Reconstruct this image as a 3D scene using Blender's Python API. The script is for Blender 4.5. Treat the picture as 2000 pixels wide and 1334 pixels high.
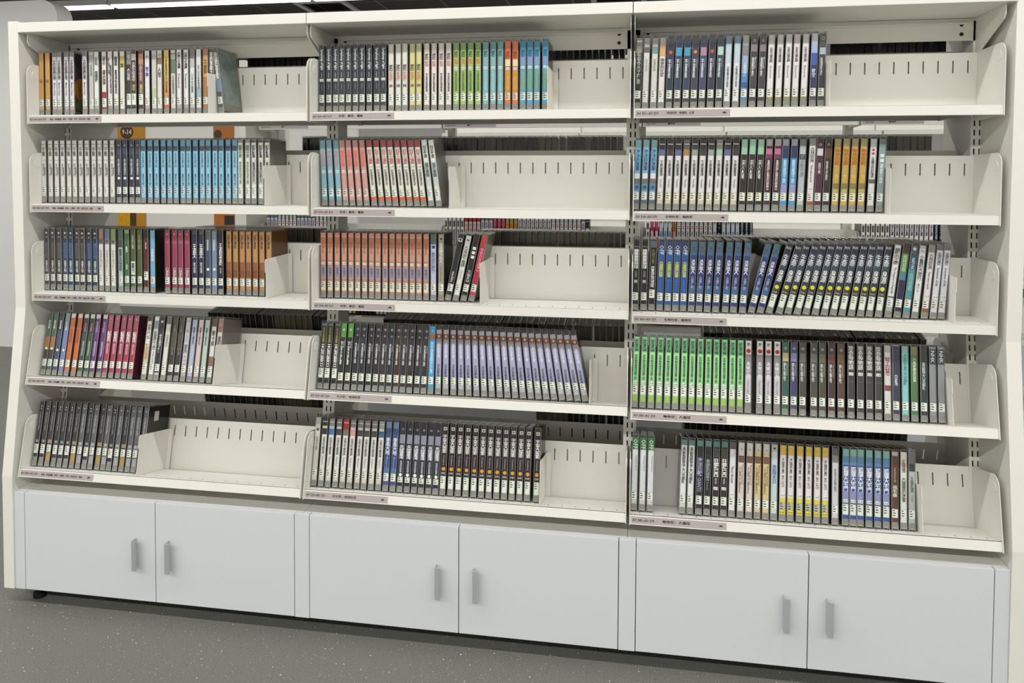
import bpy, math, random, re
from mathutils import Vector, Matrix, Euler

random.seed(7)
sc = bpy.context.scene
COL = sc.collection
for o in list(bpy.data.objects):
    bpy.data.objects.remove(o)

# ------------------------------------------------------------------ camera
R = math.radians
cam_d = bpy.data.cameras.new('camera')
cam_d.sensor_width = 36.0
cam_d.lens = 27.0                       # 1500 px on a 2000 px wide frame
cam_d.shift_y = -(667 - 417.2) / 2000.0
cam_d.clip_start = 0.05
cam = bpy.data.objects.new('camera', cam_d)
COL.objects.link(cam)
cam.matrix_world = (Matrix.Translation((1.8205, -2.0727, 1.2561))
                    @ Matrix.Rotation(R(9.394), 4, 'Z')
                    @ Matrix.Rotation(R(90 - 2.037), 4, 'X')
                    @ Matrix.Rotation(R(0.278), 4, 'Z'))
sc.camera = cam

# ------------------------------------------------------------------ world, lamps, exposure
world = bpy.data.worlds.new('room_ambient')
sc.world = world
world.use_nodes = True
world.node_tree.nodes['Background'].inputs[0].default_value = (0.9, 0.95, 1.0, 1)
world.node_tree.nodes['Background'].inputs[1].default_value = 0.05

CEIL = 2.96
STRIP_Y = (-3.6, -0.95, 1.75, 4.42, 7.1)


def strip_lamp(x, y, power, length=1.7):
    d = bpy.data.lights.new('strip_lamp', 'AREA')
    d.shape = 'RECTANGLE'
    d.size, d.size_y = length, 0.10
    d.energy = power
    d.color = (1.0, 0.99, 0.965)
    o = bpy.data.objects.new('strip_lamp', d)
    o.location = (x, y, CEIL - 0.075)
    COL.objects.link(o)


for sy in STRIP_Y:
    for sx in (-4.0, -2.05, -0.1, 1.85, 3.8, 5.75):
        strip_lamp(sx, sy, {-3.6: 84, -0.95: 37}.get(sy, 27))

vs = sc.view_settings
vs.view_transform = 'Standard'
vs.look = 'None'
vs.exposure = -0.72
vs.gamma = 1.0
vs.use_curve_mapping = False
sc.cycles.transparent_max_bounces = 12
sc.cycles.max_bounces = 8

# ------------------------------------------------------------------ helpers


def lin(c):
    return c / 12.92 if c <= 0.04045 else ((c + 0.055) / 1.055) ** 2.4


def hexc(h):
    h = h.lstrip('#')
    if len(h) == 3:
        h = ''.join(ch * 2 for ch in h)
    return tuple(lin(int(h[i:i + 2], 16) / 255) for i in (0, 2, 4)) + (1.0,)


MATS = {}


def mat(name, col, rough=0.5, spec=0.4, metal=0.0, noise=0.0, scale=60.0, bump=0.0):
    if name in MATS:
        return MATS[name]
    m = bpy.data.materials.new(name)
    m.use_nodes = True
    nt = m.node_tree
    b = nt.nodes['Principled BSDF']
    c = hexc(col) if isinstance(col, str) else col
    b.inputs['Base Color'].default_value = c
    b.inputs['Roughness'].default_value = rough
    b.inputs['Specular IOR Level'].default_value = spec
    b.inputs['Metallic'].default_value = metal
    if noise or bump:
        tc = nt.nodes.new('ShaderNodeTexCoord')
        n = nt.nodes.new('ShaderNodeTexNoise')
        n.inputs['Scale'].default_value = scale
        n.inputs['Detail'].default_value = 3
        nt.links.new(tc.outputs['Object'], n.inputs['Vector'])
        if noise:
            mx = nt.nodes.new('ShaderNodeMix')
            mx.data_type = 'RGBA'
            mx.inputs['A'].default_value = tuple(v * (1 - noise) for v in c[:3]) + (1,)
            mx.inputs['B'].default_value = tuple(min(1, v * (1 + noise)) for v in c[:3]) + (1,)
            nt.links.new(n.outputs['Fac'], mx.inputs['Factor'])
            nt.links.new(mx.outputs['Result'], b.inputs['Base Color'])
        if bump:
            bp = nt.nodes.new('ShaderNodeBump')
            bp.inputs['Strength'].default_value = bump
            bp.inputs['Distance'].default_value = 0.001
            nt.links.new(n.outputs['Fac'], bp.inputs['Height'])
            nt.links.new(bp.outputs['Normal'], b.inputs['Normal'])
    MATS[name] = m
    return m


def clear_mat(name, tint, alpha, gloss_rough, body, body_fac):
    """Clear plastic: mostly lets light through, with a clear-coat gleam and a little haze of its own."""
    m = bpy.data.materials.new(name)
    m.use_nodes = True
    nt = m.node_tree
    nt.nodes.clear()
    out = nt.nodes.new('ShaderNodeOutputMaterial')
    tr = nt.nodes.new('ShaderNodeBsdfTransparent')
    tr.inputs[0].default_value = tint
    gl = nt.nodes.new('ShaderNodeBsdfGlossy')
    gl.inputs['Roughness'].default_value = gloss_rough
    df = nt.nodes.new('ShaderNodeBsdfDiffuse')
    df.inputs[0].default_value = body
    fr = nt.nodes.new('ShaderNodeFresnel')
    fr.inputs['IOR'].default_value = 1.45
    m1 = nt.nodes.new('ShaderNodeMixShader')
    m1.inputs[0].default_value = body_fac
    nt.links.new(tr.outputs[0], m1.inputs[1])
    nt.links.new(df.outputs[0], m1.inputs[2])
    m2 = nt.nodes.new('ShaderNodeMixShader')
    ml = nt.nodes.new('ShaderNodeMath')
    ml.operation = 'MULTIPLY'
    ml.inputs[1].default_value = alpha
    nt.links.new(fr.outputs[0], ml.inputs[0])
    nt.links.new(ml.outputs[0], m2.inputs[0])
    nt.links.new(m1.outputs[0], m2.inputs[1])
    nt.links.new(gl.outputs[0], m2.inputs[2])
    nt.links.new(m2.outputs[0], out.inputs[0])
    MATS[name] = m
    return m


class MB:
    """Collects faces and links them as one mesh."""

    def __init__(self):
        self.v, self.f, self.mi = [], [], []

    def poly(self, pts, mi=0):
        k = len(self.v)
        self.v += [tuple(p) for p in pts]
        self.f.append(tuple(range(k, k + len(pts))))
        self.mi.append(mi)

    def box(self, x0, x1, y0, y1, z0, z1, mi=0):
        k = len(self.v)
        self.v += [(x, y, z) for z in (z0, z1) for y in (y0, y1) for x in (x0, x1)]
        for q in ((0, 2, 3, 1), (4, 5, 7, 6), (0, 1, 5, 4), (2, 6, 7, 3), (0, 4, 6, 2), (1, 3, 7, 5)):
            self.f.append(tuple(k + i for i in q))
            self.mi.append(mi)
        return self

    def prism(self, prof, a0, a1, axis='x', mi=0):
        """prof: closed outline of (p, q) pairs; swept from a0 to a1 along the axis."""
        def P(a, p, q):
            return (a, p, q) if axis == 'x' else (p, a, q) if axis == 'y' else (p, q, a)
        k, n = len(self.v), len(prof)
        self.v += [P(a0, *c) for c in prof] + [P(a1, *c) for c in prof]
        self.f.append(tuple(range(k, k + n)))
        self.f.append(tuple(range(k + 2 * n - 1, k + n - 1, -1)))
        self.mi += [mi, mi]
        for i in range(n):
            j = (i + 1) % n
            self.f.append((k + i, k + n + i, k + n + j, k + j))
            self.mi.append(mi)
        return self

    def data(self, name, mats, bevel=0.0):
        me = bpy.data.meshes.new(name)
        me.from_pydata(self.v, [], self.f)
        for m in (mats if isinstance(mats, (list, tuple)) else [mats]):
            me.materials.append(m)
        me.polygons.foreach_set('material_index', self.mi)
        import bmesh
        bm = bmesh.new()
        bm.from_mesh(me)
        bmesh.ops.recalc_face_normals(bm, faces=bm.faces)
        if bevel:
            bmesh.ops.bevel(bm, geom=list(bm.edges), offset=bevel, segments=2, affect='EDGES', profile=0.6)
        bm.to_mesh(me)
        bm.free()
        return me

    def build(self, name, mats, parent=None, bevel=0.0, loc=(0, 0, 0), rot=None):
        return obj(name, self.data(name, mats, bevel), parent, loc, rot)


def obj(name, me, parent=None, loc=(0, 0, 0), rot=None):
    o = bpy.data.objects.new(name, me)
    COL.objects.link(o)
    if parent is not None:
        o.parent = parent
    o.location = loc
    if rot is not None:
        o.rotation_euler = rot
    return o


def tag(o, label=None, cat=None, group=None, kind=None):
    for k, v in (('label', label), ('category', cat), ('group', group), ('kind', kind)):
        if v:
            o[k] = v
    return o


def thing(name, label, cat, loc=(0, 0, 0), rot=None, group=None):
    return tag(obj(name, None, None, loc, rot), label, cat, group)


def copy_tree(o, parent=None):
    c = o.copy()
    COL.objects.link(c)
    c.parent = parent
    for ch in o.children:
        copy_tree(ch, c)
    return c


def plate(us, vs, holes, thick, mapping):
    """A sheet of thickness thick on the grid us x vs with the cells in holes cut through; welded."""
    mb = MB()
    nu, nv = len(us), len(vs)
    for w in (0.0, thick):
        for v in vs:
            for u in us:
                mb.v.append(mapping(u, v, w))
    idx = lambda i, j, k: k * nu * nv + j * nu + i
    solid = lambda i, j: 0 <= i < nu - 1 and 0 <= j < nv - 1 and (i, j) not in holes
    for j in range(nv - 1):
        for i in range(nu - 1):
            if not solid(i, j):
                continue
            a, b, c, d = (i, j), (i + 1, j), (i + 1, j + 1), (i, j + 1)
            mb.f.append(tuple(idx(*p, 0) for p in (a, b, c, d)))
            mb.f.append(tuple(idx(*p, 1) for p in (d, c, b, a)))
            for (p, q, di, dj) in ((a, b, 0, -1), (b, c, 1, 0), (c, d, 0, 1), (d, a, -1, 0)):
                if not solid(i + di, j + dj):
                    mb.f.append((idx(*q, 0), idx(*p, 0), idx(*p, 1), idx(*q, 1)))
    mb.mi = [0] * len(mb.f)
    return mb


def ring(cx, cy, r, n=24, a0=0.0, a1=2 * math.pi):
    return [(cx + r * math.cos(a0 + (a1 - a0) * i / n), cy + r * math.sin(a0 + (a1 - a0) * i / n)) for i in range(n)]


TEXT = {}


def text_mesh(body, bold=0.0, spacing=1.0, line=1.0):
    """Flat glyph outlines of body as mesh vertices (normalised: x centred, top at 0) with their width and height."""
    key = (body, bold, spacing, line)
    if key in TEXT:
        return TEXT[key]
    cu = bpy.data.curves.new('glyphs', 'FONT')
    cu.body = body
    cu.size = 1.0
    cu.align_x = 'CENTER'
    cu.space_line = line
    cu.space_character = spacing
    cu.resolution_u = 1
    cu.offset = bold
    cu.fill_mode = 'FRONT'
    o = bpy.data.objects.new('glyphs', cu)
    COL.objects.link(o)
    dg = bpy.context.evaluated_depsgraph_get()
    me = bpy.data.meshes.new_from_object(o.evaluated_get(dg))
    vs_ = [tuple(v.co) for v in me.vertices]
    fs_ = [tuple(p.vertices) for p in me.polygons]
    bpy.data.meshes.remove(me)
    bpy.data.objects.remove(o)
    bpy.data.curves.remove(cu)
    if vs_:
        x0, x1 = min(v[0] for v in vs_), max(v[0] for v in vs_)
        y0, y1 = min(v[1] for v in vs_), max(v[1] for v in vs_)
        cx = (x0 + x1) / 2
        vs_ = [(v[0] - cx, v[1] - y1) for v in vs_]
        out = (vs_, fs_, x1 - x0, y1 - y0)
    else:
        out = ([], [], 1.0, 1.0)
    TEXT[key] = out
    return out


def put_text(mb, body, x, y, ztop, w, h, mi=0, mode='h', bold=0.0, keep=True):
    """Adds body as flat print on the plane y, facing -y. mode h: across, centred on x; v: one character below the other;
    r: turned to read downwards. It fills the width w and height h that it is given (keep: without stretching it)."""
    if mode == 'v':
        body = '\n'.join(body)
    vs_, fs_, tw, th = text_mesh(body, bold, 1.0, 0.86 if mode == 'v' else 1.0)
    if not vs_:
        return
    k = len(mb.v)
    if mode == 'r':
        sx, sy = h / tw, w / th
        if keep:
            sx = min(sx, sy * 1.25)
            sy = min(sy, sx * 1.3)
        # text x runs down, text y runs to the right
        mb.v += [(x + (v[1] + th / 2) * sy, y, ztop - (v[0] + tw / 2) * sx) for v in vs_]
    else:
        sx, sy = w / tw, h / th
        if keep:
            sx = min(sx, sy * 1.35)
            sy = min(sy, sx * 1.35)
        mb.v += [(x + v[0] * sx, y, ztop + v[1] * sy) for v in vs_]
    mb.f += [tuple(k + i for i in f) for f in fs_]
    mb.mi += [mi] * len(fs_)


# ------------------------------------------------------------------ materials
M_WHITE = mat('white_powder_coat', '#e3e1d9', 0.42, 0.35, noise=0.012, scale=900, bump=0.05)
M_LAMINATE = mat('white_laminate', '#d2d5d8', 0.38, 0.35, noise=0.01, scale=500, bump=0.03)
M_EDGE = mat('cream_edge_band', '#ece8da', 0.5)
M_ALU = mat('brushed_aluminium', '#c6c7ca', 0.38, 0.5, metal=0.55)
M_BLACK = mat('black_plastic', '#0c0c0d', 0.5)
M_STRIP = mat('lilac_grey_label', '#aea4a2', 0.55)
M_INK = mat('black_ink', '#141313', 0.6, 0.1)
M_PAPER = mat('paper_white', '#e8ebe2', 0.65, 0.15)
M_HOLE = mat('dark_screw', '#1b1b1a', 0.6)
M_CLEAR = clear_mat('clear_plastic', (0.95, 0.955, 0.945, 1), 0.55, 0.10, hexc('#c9c9c2'), 0.018)
M_RIM = clear_mat('clear_plastic_edge', (0.80, 0.81, 0.79, 1), 1.0, 0.2, hexc('#d8d8d2'), 0.42)
M_LOCK = clear_mat('clear_plastic_lock', (0.66, 0.66, 0.63, 1), 1.0, 0.15, hexc('#c6c6bf'), 0.38)
M_TAB = clear_mat('frosted_lock_tab', (0.7, 0.7, 0.68, 1), 1.0, 0.2, hexc('#dadad4'), 0.5)

# ------------------------------------------------------------------ the room
RX0, RX1, RY0, RY1 = -6.0, 8.0, -5.0, 9.5


def floor_material():
    m = bpy.data.materials.new('speckled_vinyl')
    m.use_nodes = True
    nt = m.node_tree
    b = nt.nodes['Principled BSDF']
    b.inputs['Roughness'].default_value = 0.42
    b.inputs['Specular IOR Level'].default_value = 0.35
    tc = nt.nodes.new('ShaderNodeTexCoord')
    base = nt.nodes.new('ShaderNodeTexNoise')
    base.inputs['Scale'].default_value = 260
    base.inputs['Detail'].default_value = 4
    ramp = nt.nodes.new('ShaderNodeValToRGB')
    ramp.color_ramp.elements[0].position = 0.3
    ramp.color_ramp.elements[0].color = hexc('#5f605a')
    ramp.color_ramp.elements[1].position = 0.7
    ramp.color_ramp.elements[1].color = hexc('#7a7b74')
    nt.links.new(tc.outputs['Object'], base.inputs['Vector'])
    nt.links.new(base.outputs['Fac'], ramp.inputs['Fac'])
    prev = ramp.outputs['Color']
    for scale, thr, keep, col in ((55, 0.085, 0.6, '#f1f0ea'), (120, 0.13, 0.75, '#c9c9c1'), (90, 0.12, 0.78, '#2f302c')):
        vo = nt.nodes.new('ShaderNodeTexVoronoi')
        vo.inputs['Scale'].default_value = scale
        lt = nt.nodes.new('ShaderNodeMath')
        lt.operation = 'LESS_THAN'
        lt.inputs[1].default_value = thr
        sep = nt.nodes.new('ShaderNodeSeparateColor')
        gt = nt.nodes.new('ShaderNodeMath')
        gt.operation = 'GREATER_THAN'
        gt.inputs[1].default_value = keep
        mu = nt.nodes.new('ShaderNodeMath')
        mu.operation = 'MULTIPLY'
        mx = nt.nodes.new('ShaderNodeMix')
        mx.data_type = 'RGBA'
        mx.inputs['B'].default_value = hexc(col)
        nt.links.new(tc.outputs['Object'], vo.inputs['Vector'])
        nt.links.new(vo.outputs['Distance'], lt.inputs[0])
        nt.links.new(vo.outputs['Color'], sep.inputs[0])
        nt.links.new(sep.outputs[0], gt.inputs[0])
        nt.links.new(lt.outputs[0], mu.inputs[0])
        nt.links.new(gt.outputs[0], mu.inputs[1])
        nt.links.new(mu.outputs[0], mx.inputs['Factor'])
        nt.links.new(prev, mx.inputs['A'])
        prev = mx.outputs['Result']
    nt.links.new(prev, b.inputs['Base Color'])
    return m


def ceiling_material():
    m = bpy.data.materials.new('dark_ceiling_panels')
    m.use_nodes = True
    nt = m.node_tree
    b = nt.nodes['Principled BSDF']
    b.inputs['Roughness'].default_value = 0.7
    tc = nt.nodes.new('ShaderNodeTexCoord')
    br = nt.nodes.new('ShaderNodeTexBrick')
    br.offset = 0.0
    br.inputs['Scale'].default_value = 1.0
    br.inputs['Brick Width'].default_value = 0.6
    br.inputs['Row Height'].default_value = 2.4
    br.inputs['Mortar Size'].default_value = 0.006
    br.inputs['Color1'].default_value = hexc('#3c3735')
    br.inputs['Color2'].default_value = hexc('#383331')
    br.inputs['Mortar'].default_value = hexc('#8a8684')
    nt.links.new(tc.outputs['Object'], br.inputs['Vector'])
    nt.links.new(br.outputs['Color'], b.inputs['Base Color'])
    return m


M_WALL = mat('off_white_wall', '#d9d8d3', 0.8, 0.2, noise=0.02, scale=8)


def structure(name, mb, m):
    return tag(mb.build(name, m), kind='structure')


structure('floor', MB().box(RX0, RX1, RY0, RY1, -0.1, 0.0), floor_material())
structure('ceiling', MB().box(RX0, RX1, RY0, RY1, CEIL, CEIL + 0.1), ceiling_material())
structure('wall_back', MB().box(RX0, RX1, RY1, RY1 + 0.1, 0, CEIL), M_WALL)
structure('wall_front', MB().box(RX0, RX1, RY0 - 0.1, RY0, 0, CEIL), M_WALL)
structure('wall_left', MB().box(RX0 - 0.1, RX0, RY0, RY1, 0, CEIL), M_WALL)
structure('wall_right', MB().box(RX1, RX1 + 0.1, RY0, RY1, 0, CEIL), M_WALL)
# pale partition with a rounded upper corner, beyond the unit on the left
prof = [(-5.6, 0.0), (-2.5, 0.0)] + [(-2.63 + 0.13 * math.cos(a), 2.51 + 0.13 * math.sin(a)) for a in [i * math.pi / 16 for i in range(9)]] + [(-5.6, 2.64)]
structure('wall_partition', MB().prism(prof, 3.1, 3.26, 'y'), mat('white_partition', '#ececea', 0.7, 0.2, noise=0.01, scale=6))

# ------------------------------------------------------------------ ceiling fittings in view
M_TUBE = bpy.data.materials.new('lit_diffuser')
M_TUBE.use_nodes = True
M_TUBE.node_tree.nodes['Principled BSDF'].inputs['Emission Color'].default_value = (1, 1, 0.97, 1)
M_TUBE.node_tree.nodes['Principled BSDF'].inputs['Emission Strength'].default_value = 4.0
M_HOUSING = mat('lamp_housing', '#cfd0d0', 0.5)
LAMP_WORDS = {-4.0: 'first', -2.05: 'second', -0.1: 'third', 1.85: 'fourth'}
for sx, wd in LAMP_WORDS.items():
    t = thing('ceiling_light', f'long white strip light on dark ceiling, {wd} from the pale partition', 'ceiling light', (sx, 4.42, CEIL), group='strip lights on the dark ceiling')
    MB().box(-0.97, 0.97, -0.07, 0.07, -0.05, 0.0).build('housing', M_HOUSING, t)
    MB().box(-0.95, 0.95, -0.055, 0.055, -0.062, -0.05).build('diffuser', M_TUBE, t)
for (vx, vy, wd) in ((-1.12, 4.92, 'smaller square air vent on dark ceiling above the left bay'), (1.62, 4.92, 'square air vent on dark ceiling near middle and right bays')):
    t = thing('ceiling_vent', wd, 'air vent', (vx, vy, CEIL), group='air vents on the dark ceiling')
    us = [-0.25, -0.2, 0.2, 0.25]
    plate(us, us, {(1, 1)}, -0.02, lambda u, v, w: (u, v, w)).build('frame', M_HOUSING, t)
    for i in range(6):
        MB().prism([(-0.2 + i * 0.066, -0.014), (-0.16 + i * 0.066, -0.002), (-0.158 + i * 0.066, -0.004), (-0.198 + i * 0.066, -0.016)], -0.2, 0.2).build('slat', M_HOLE, t)

# ------------------------------------------------------------------ the double-sided shelving unit
W = 0.9
YC = 0.185                                   # mid plane of the unit
GAP = 0.006
TL = W - 2 * GAP                            # tray length
TD, TH, LIP = 0.155, 0.152, 0.025           # tray depth, back panel height, lip height
LIP_Y = (-0.022, -0.017, -0.0155, -0.0425, -0.076)
LIP_Z = ((1.438, 1.438, 1.437), (1.172, 1.169, 1.166), (0.902, 0.903, 0.894), (0.652, 0.652, 0.644), (0.383, 0.382, 0.379))
TILT = (0, 0, 0, 12, 12)
REC = (0.042, 0.042, 0.042, 0.036, 0.034)   # how far the spines stand back from the lip
BAY = ('left', 'middle', 'right')
REAR_DZ = (0.02, 0.018, -0.004, 0.0, 0.010)   # the far side's trays hang at slightly different heights
SHELF = ('top', 'second', 'third', 'fourth', 'bottom')

frame = thing('library_shelving', 'white steel frame of the tall three-bay library shelving, end panels and canopy', 'shelving', (0, 0, 0))


def kink(z):
    return 0.0 if z > 0.88 else -(0.88 - max(z, 0.36)) * 0.125


def mirror(pts):
    return [(2 * YC - y, z) for y, z in reversed(pts)]


front = [(-0.088, 0.045), (-0.088, 0.385), (-0.026, 0.88), (-0.036, 1.741)]
prof = front + mirror(front)
for x0, x1 in ((-0.047, -0.013), (2.713, 2.747)):
    MB().prism(prof, x0, x1, 'x').build('end_panel', M_WHITE, frame, bevel=0.0012)

# slotted uprights
zs, z = [0.36], 0.372
holes = set()
while z < 1.68:
    zs += [z, z + 0.0155]
    z += 0.025
zs += [1.70]
for px, pw in ((-0.004, 0.015), (0.899, 0.018), (1.801, 0.018), (2.704, 0.015)):
    us = [-pw, -0.0085, -0.0045, 0.0045, 0.0085, pw]
    hs = {(i, j) for i in (1, 3) for j in range(1, len(zs) - 1, 2)}
    for side in (1, -1):
        plate(us, zs, hs if side == 1 else set(), 0.002, lambda u, v, w, s=side, px=px: (px + u, YC + s * (-0.037 + w + kink(v)), v)).build('upright', M_WHITE, frame)
    for sx in (-1, 1):
        e = sx * pw
        pts = [(YC - 0.035 + kink(0.36), 0.36), (YC - 0.035, 0.88), (YC - 0.035, 1.70)]
        MB().prism(pts + mirror(pts), px + min(e, e - sx * 0.002), px + max(e, e - sx * 0.002), 'x').build('upright_web', M_WHITE, frame)

M_SLOT_DARK = mat('painted_slot_shade', '#1d1c1b', 0.6)  # near-black fill inside the uprights, painted shade seen through their slots
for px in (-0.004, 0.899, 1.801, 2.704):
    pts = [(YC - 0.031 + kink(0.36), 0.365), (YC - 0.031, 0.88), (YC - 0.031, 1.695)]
    MB().prism(pts + mirror(pts), px - 0.0125, px + 0.0125, 'x').build('upright_shade_fill', M_SLOT_DARK, frame)

# canopy boards, their brackets and the boards below them
for b in range(3):
    x0, x1 = b * W + (0.001 if b else -0.013), (b + 1) * W - (0.001 if b < 2 else -0.013)
    MB().box(x0, x1, -0.039, 2 * YC + 0.039, 1.707, 1.736).build('canopy', M_WHITE, frame, bevel=0.0015)
    MB().box(x0 + 0.002, x1 - 0.002, 0.148, 0.151, 1.648, 1.706).build('back_board', M_WHITE, frame)
    MB().box(x0 + 0.03, x1 - 0.03, 0.138, 0.148, 1.690, 1.6935).build('board_flange', M_WHITE, frame)
    for xs_ in (b * W + 0.0405, (b + 1) * W - 0.0405):
        for zz in (1.665, 1.690):
            MB().prism(ring(xs_, zz, 0.005, 12), 0.1465, 0.149, 'y').build('screw', M_HOLE, frame)
    for xb in (b * W + GAP - 0.002, (b + 1) * W - GAP):
        pr = [(-0.020, 1.7065), (-0.022, 1.682), (-0.016, 1.672), (0.122, 1.612), (0.148, 1.612), (0.148, 1.7065)]
        MB().prism(pr, xb, xb + 0.002, 'x').build('canopy_bracket', M_WHITE, frame)

# ------------------------------------------------------------------ trays
SLOT = 0.0366
cuts, slots = [0.0], []
for i in range(24):
    c = 0.024 + i * SLOT
    if c + 0.002 < TL:
        slots.append(len(cuts))
        cuts += [c - 0.0018, c + 0.0018]
cuts.append(TL)
me_floor = plate(cuts, [0.0, 0.020, 0.034, TD], {(i, 1) for i in slots}, -0.0012, lambda u, v, w: (u, v, w)).data('shelf_floor', M_WHITE)
me_back = plate(cuts, [-0.004, 0.099, 0.131, TH], {(i, 1) for i in slots}, 0.0012, lambda u, v, w: (u, TD + w, v)).data('back_panel', M_WHITE)
me_lip = MB().prism([(0.0, 0.0), (0.0, -LIP), (0.014, -LIP), (0.014, -LIP + 0.0015), (0.0015, -LIP + 0.0015), (0.0015, -0.0013), (0.0015, 0.0)], 0, TL).data('front_lip', M_WHITE)


# closed boxes added behind both slot rows, shutting out light so the slots look dark
me_slot_shade = MB().prism([(TD + 0.0012, 0.090), (TD + 0.013, 0.090), (TD + 0.013, 0.140), (TD + 0.0012, 0.140), (TD + 0.0012, 0.1385), (TD + 0.012, 0.1385), (TD + 0.012, 0.0915), (TD + 0.0012, 0.0915)], 0.004, TL - 0.004).data('slot_shade_box', M_WHITE)
me_floor_shade = MB().prism([(0.016, -0.0012), (0.016, -0.012), (0.038, -0.012), (0.038, -0.0012), (0.0365, -0.0012), (0.0365, -0.0105), (0.0175, -0.0105), (0.0175, -0.0012)], 0.004, TL - 0.004).data('floor_shade_box', M_WHITE)


def bracket_profile():
    r = 0.032
    pts = [(TD + 0.008, -LIP - 0.002), (-0.0045, -LIP - 0.002)]
    cx, cz = -0.0045 + r, TH - r + 0.002
    pts += [(cx - r * math.cos(a), cz + r * math.sin(a)) for a in [i * math.pi / 20 for i in range(11)]]
    pts += [(TD + 0.008, TH + 0.002)]
    return pts


me_bracket = MB().prism(bracket_profile(), 0.0, 0.0018, 'x').data('side_bracket', M_WHITE, 0.0005)
me_dimple = MB().prism(ring(0.027, 0.122, 0.0125, 28), -0.0012, 0.003, 'x').data('bracket_dimple', M_WHITE, 0.0006)
me_strip = MB().box(0.003, 0.243, -0.0011, 0.0, -0.0215, -0.0045).data('label_strip', M_STRIP, 0.0003)


def make_tray(name, label, cat, group, loc, rot, strip=None, rear=False):
    t = thing(name, label, cat, loc, rot, group)
    obj('shelf_floor', me_floor, t)
    obj('back_panel', me_back, t)
    obj('front_lip', me_lip, t)
    if not rear:
        obj('slot_shade_box', me_slot_shade, t)
        obj('floor_shade_box', me_floor_shade, t)
    for x in (-0.0020, TL + 0.0002):
        bk = obj('side_bracket', me_bracket, t, (x, 0, 0))
        obj('bracket_dimple', me_dimple, bk)
    if strip:
        s = obj('label_strip', me_strip, t)
        a, bb = strip
        for nm, args in (('class_number', (a, 0.034 if len(bb) < 14 else 0.032, -0.0014, -0.0100, 0.056, 0.0068)),
                         ('subject_text', (bb, 0.118, -0.0014, -0.0092, 0.07, 0.0078) if len(bb) < 14 else (bb, 0.140, -0.0014, -0.0102, 0.135, 0.0066)),
                         ('continuation_mark', ('(續)', 0.229, -0.0014, -0.0105, 0.012, 0.0056))):
            mb = MB()
            put_text(mb, *args, bold=0.012)
            mb.build(nm, M_INK, s)
    return t


STRIPS = {(0, s): ('AV 000~AV 099', '總論；學術叢書；哲學；心理學；宗教；語言文學；藝術') for s in range(5)}
STRIPS.update({(1, s): ('AV 300~AV 319', '科學；數學；電腦') for s in range(3)})
STRIPS.update({(1, s): ('AV 320~AV 330', '天文學；地球科學') for s in (3, 4)})
STRIPS[(2, 0)] = ('AV 331~AV 359', '地球科學；物理學；化學')
STRIPS.update({(2, s): ('AV 360~AV 379', '生物科學；植物學') for s in (1, 2)})
STRIPS.update({(2, s): ('AV 380~AV 399', '動物學；人類學') for s in (3, 4)})

for b in range(3):
    for s in range(5):
        z = LIP_Z[s][b] + LIP
        make_tray('display_shelf', f'white steel display tray with grey label strip, {SHELF[s]} shelf of the {BAY[b]} bay', 'shelf',
                  'white display trays on the browsing side', (b * W + GAP, LIP_Y[s], z), (R(-TILT[s]), 0, 0), STRIPS[(b, s)])
        make_tray('display_shelf', f'white tray on the far side, seen behind the {SHELF[s]} shelf of {BAY[b]} bay', 'shelf',
                  'white trays on the far side of the unit', ((b + 1) * W - GAP, 2 * YC - LIP_Y[s], z + REAR_DZ[s]), (R(-TILT[s]), 0, math.pi), rear=True)

# ------------------------------------------------------------------ base cabinets
DY, DZ0, DZ1 = -0.083, 0.045, 0.337


def handle_mesh():
    # a channel pull: a bowed strip on two short returns
    pr = [(-0.0075, 0.0), (-0.0075, -0.022), (0.0045, -0.025), (0.0075, -0.020), (0.0060, -0.019), (0.0035, -0.0225), (-0.006, -0.0205), (-0.006, 0.0)]
    return MB().prism(pr, -0.044, 0.044, 'z').data('handle', M_ALU, 0.0004)


me_handle = handle_mesh()
for b in range(3):
    x0, x1 = b * W - 0.0225, (b + 1) * W + 0.0225
    t = thing('base_cabinet', f'low white two-door base cabinet beneath the {BAY[b]} bay', 'cabinet', (b * W, 0, 0), group='white base cabinets')
    l, r_ = 0.0225, W - 0.0225
    mid = W / 2
    MB().box(l + 0.002, r_ - 0.002, DY + 0.019, 2 * YC - DY - 0.002, DZ0 + 0.004, DZ1 - 0.016).build('body', M_LAMINATE, t)
    MB().box(0.0005 if b else -0.0125, W - (0.0005 if b < 2 else -0.0125), DY + 0.0185, 2 * YC - DY, DZ1 - 0.014, DZ1 + 0.002).build('cabinet_top', M_WHITE, t, bevel=0.0008)
    for dx0, dx1, hx in ((l + 0.0008, mid - 0.0012, mid - 0.054), (mid + 0.0012, r_ - 0.0008, mid + 0.050)):
        d = MB().box(dx0, dx1, DY, DY + 0.018, DZ0, DZ1).build('door', [M_LAMINATE], t, bevel=0.0009)
        obj('handle', me_handle, d, (hx, DY, 0.187))
    MB().box(-0.0125 if b == 0 else -0.0213, l - 0.0012, DY, DY + 0.018, DZ0 - 0.001, DZ1 + 0.001).build('filler_panel', M_LAMINATE, t, bevel=0.0009)
    if b == 2:
        MB().box(r_ + 0.0012, W + 0.0125, DY, DY + 0.018, DZ0 - 0.001, DZ1 + 0.001).build('filler_panel', M_LAMINATE, t, bevel=0.0009)
    MB().box(0.002, W - 0.002, 0.02, 0.032, 0.001, DZ0 + 0.003).build('light_stop', M_BLACK, t)  # black board added beneath, stops light leaking in from the far side
    for fx in ((0.03,) if b == 0 else ()):
        mb = MB()
        mb.prism(ring(fx, DY + 0.045, 0.018, 20), 0.0, 0.014, 'z')
        mb.prism(ring(fx, DY + 0.045, 0.009, 12), 0.013, DZ0 + 0.004, 'z')
        mb.build('foot', M_BLACK, t)

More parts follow.
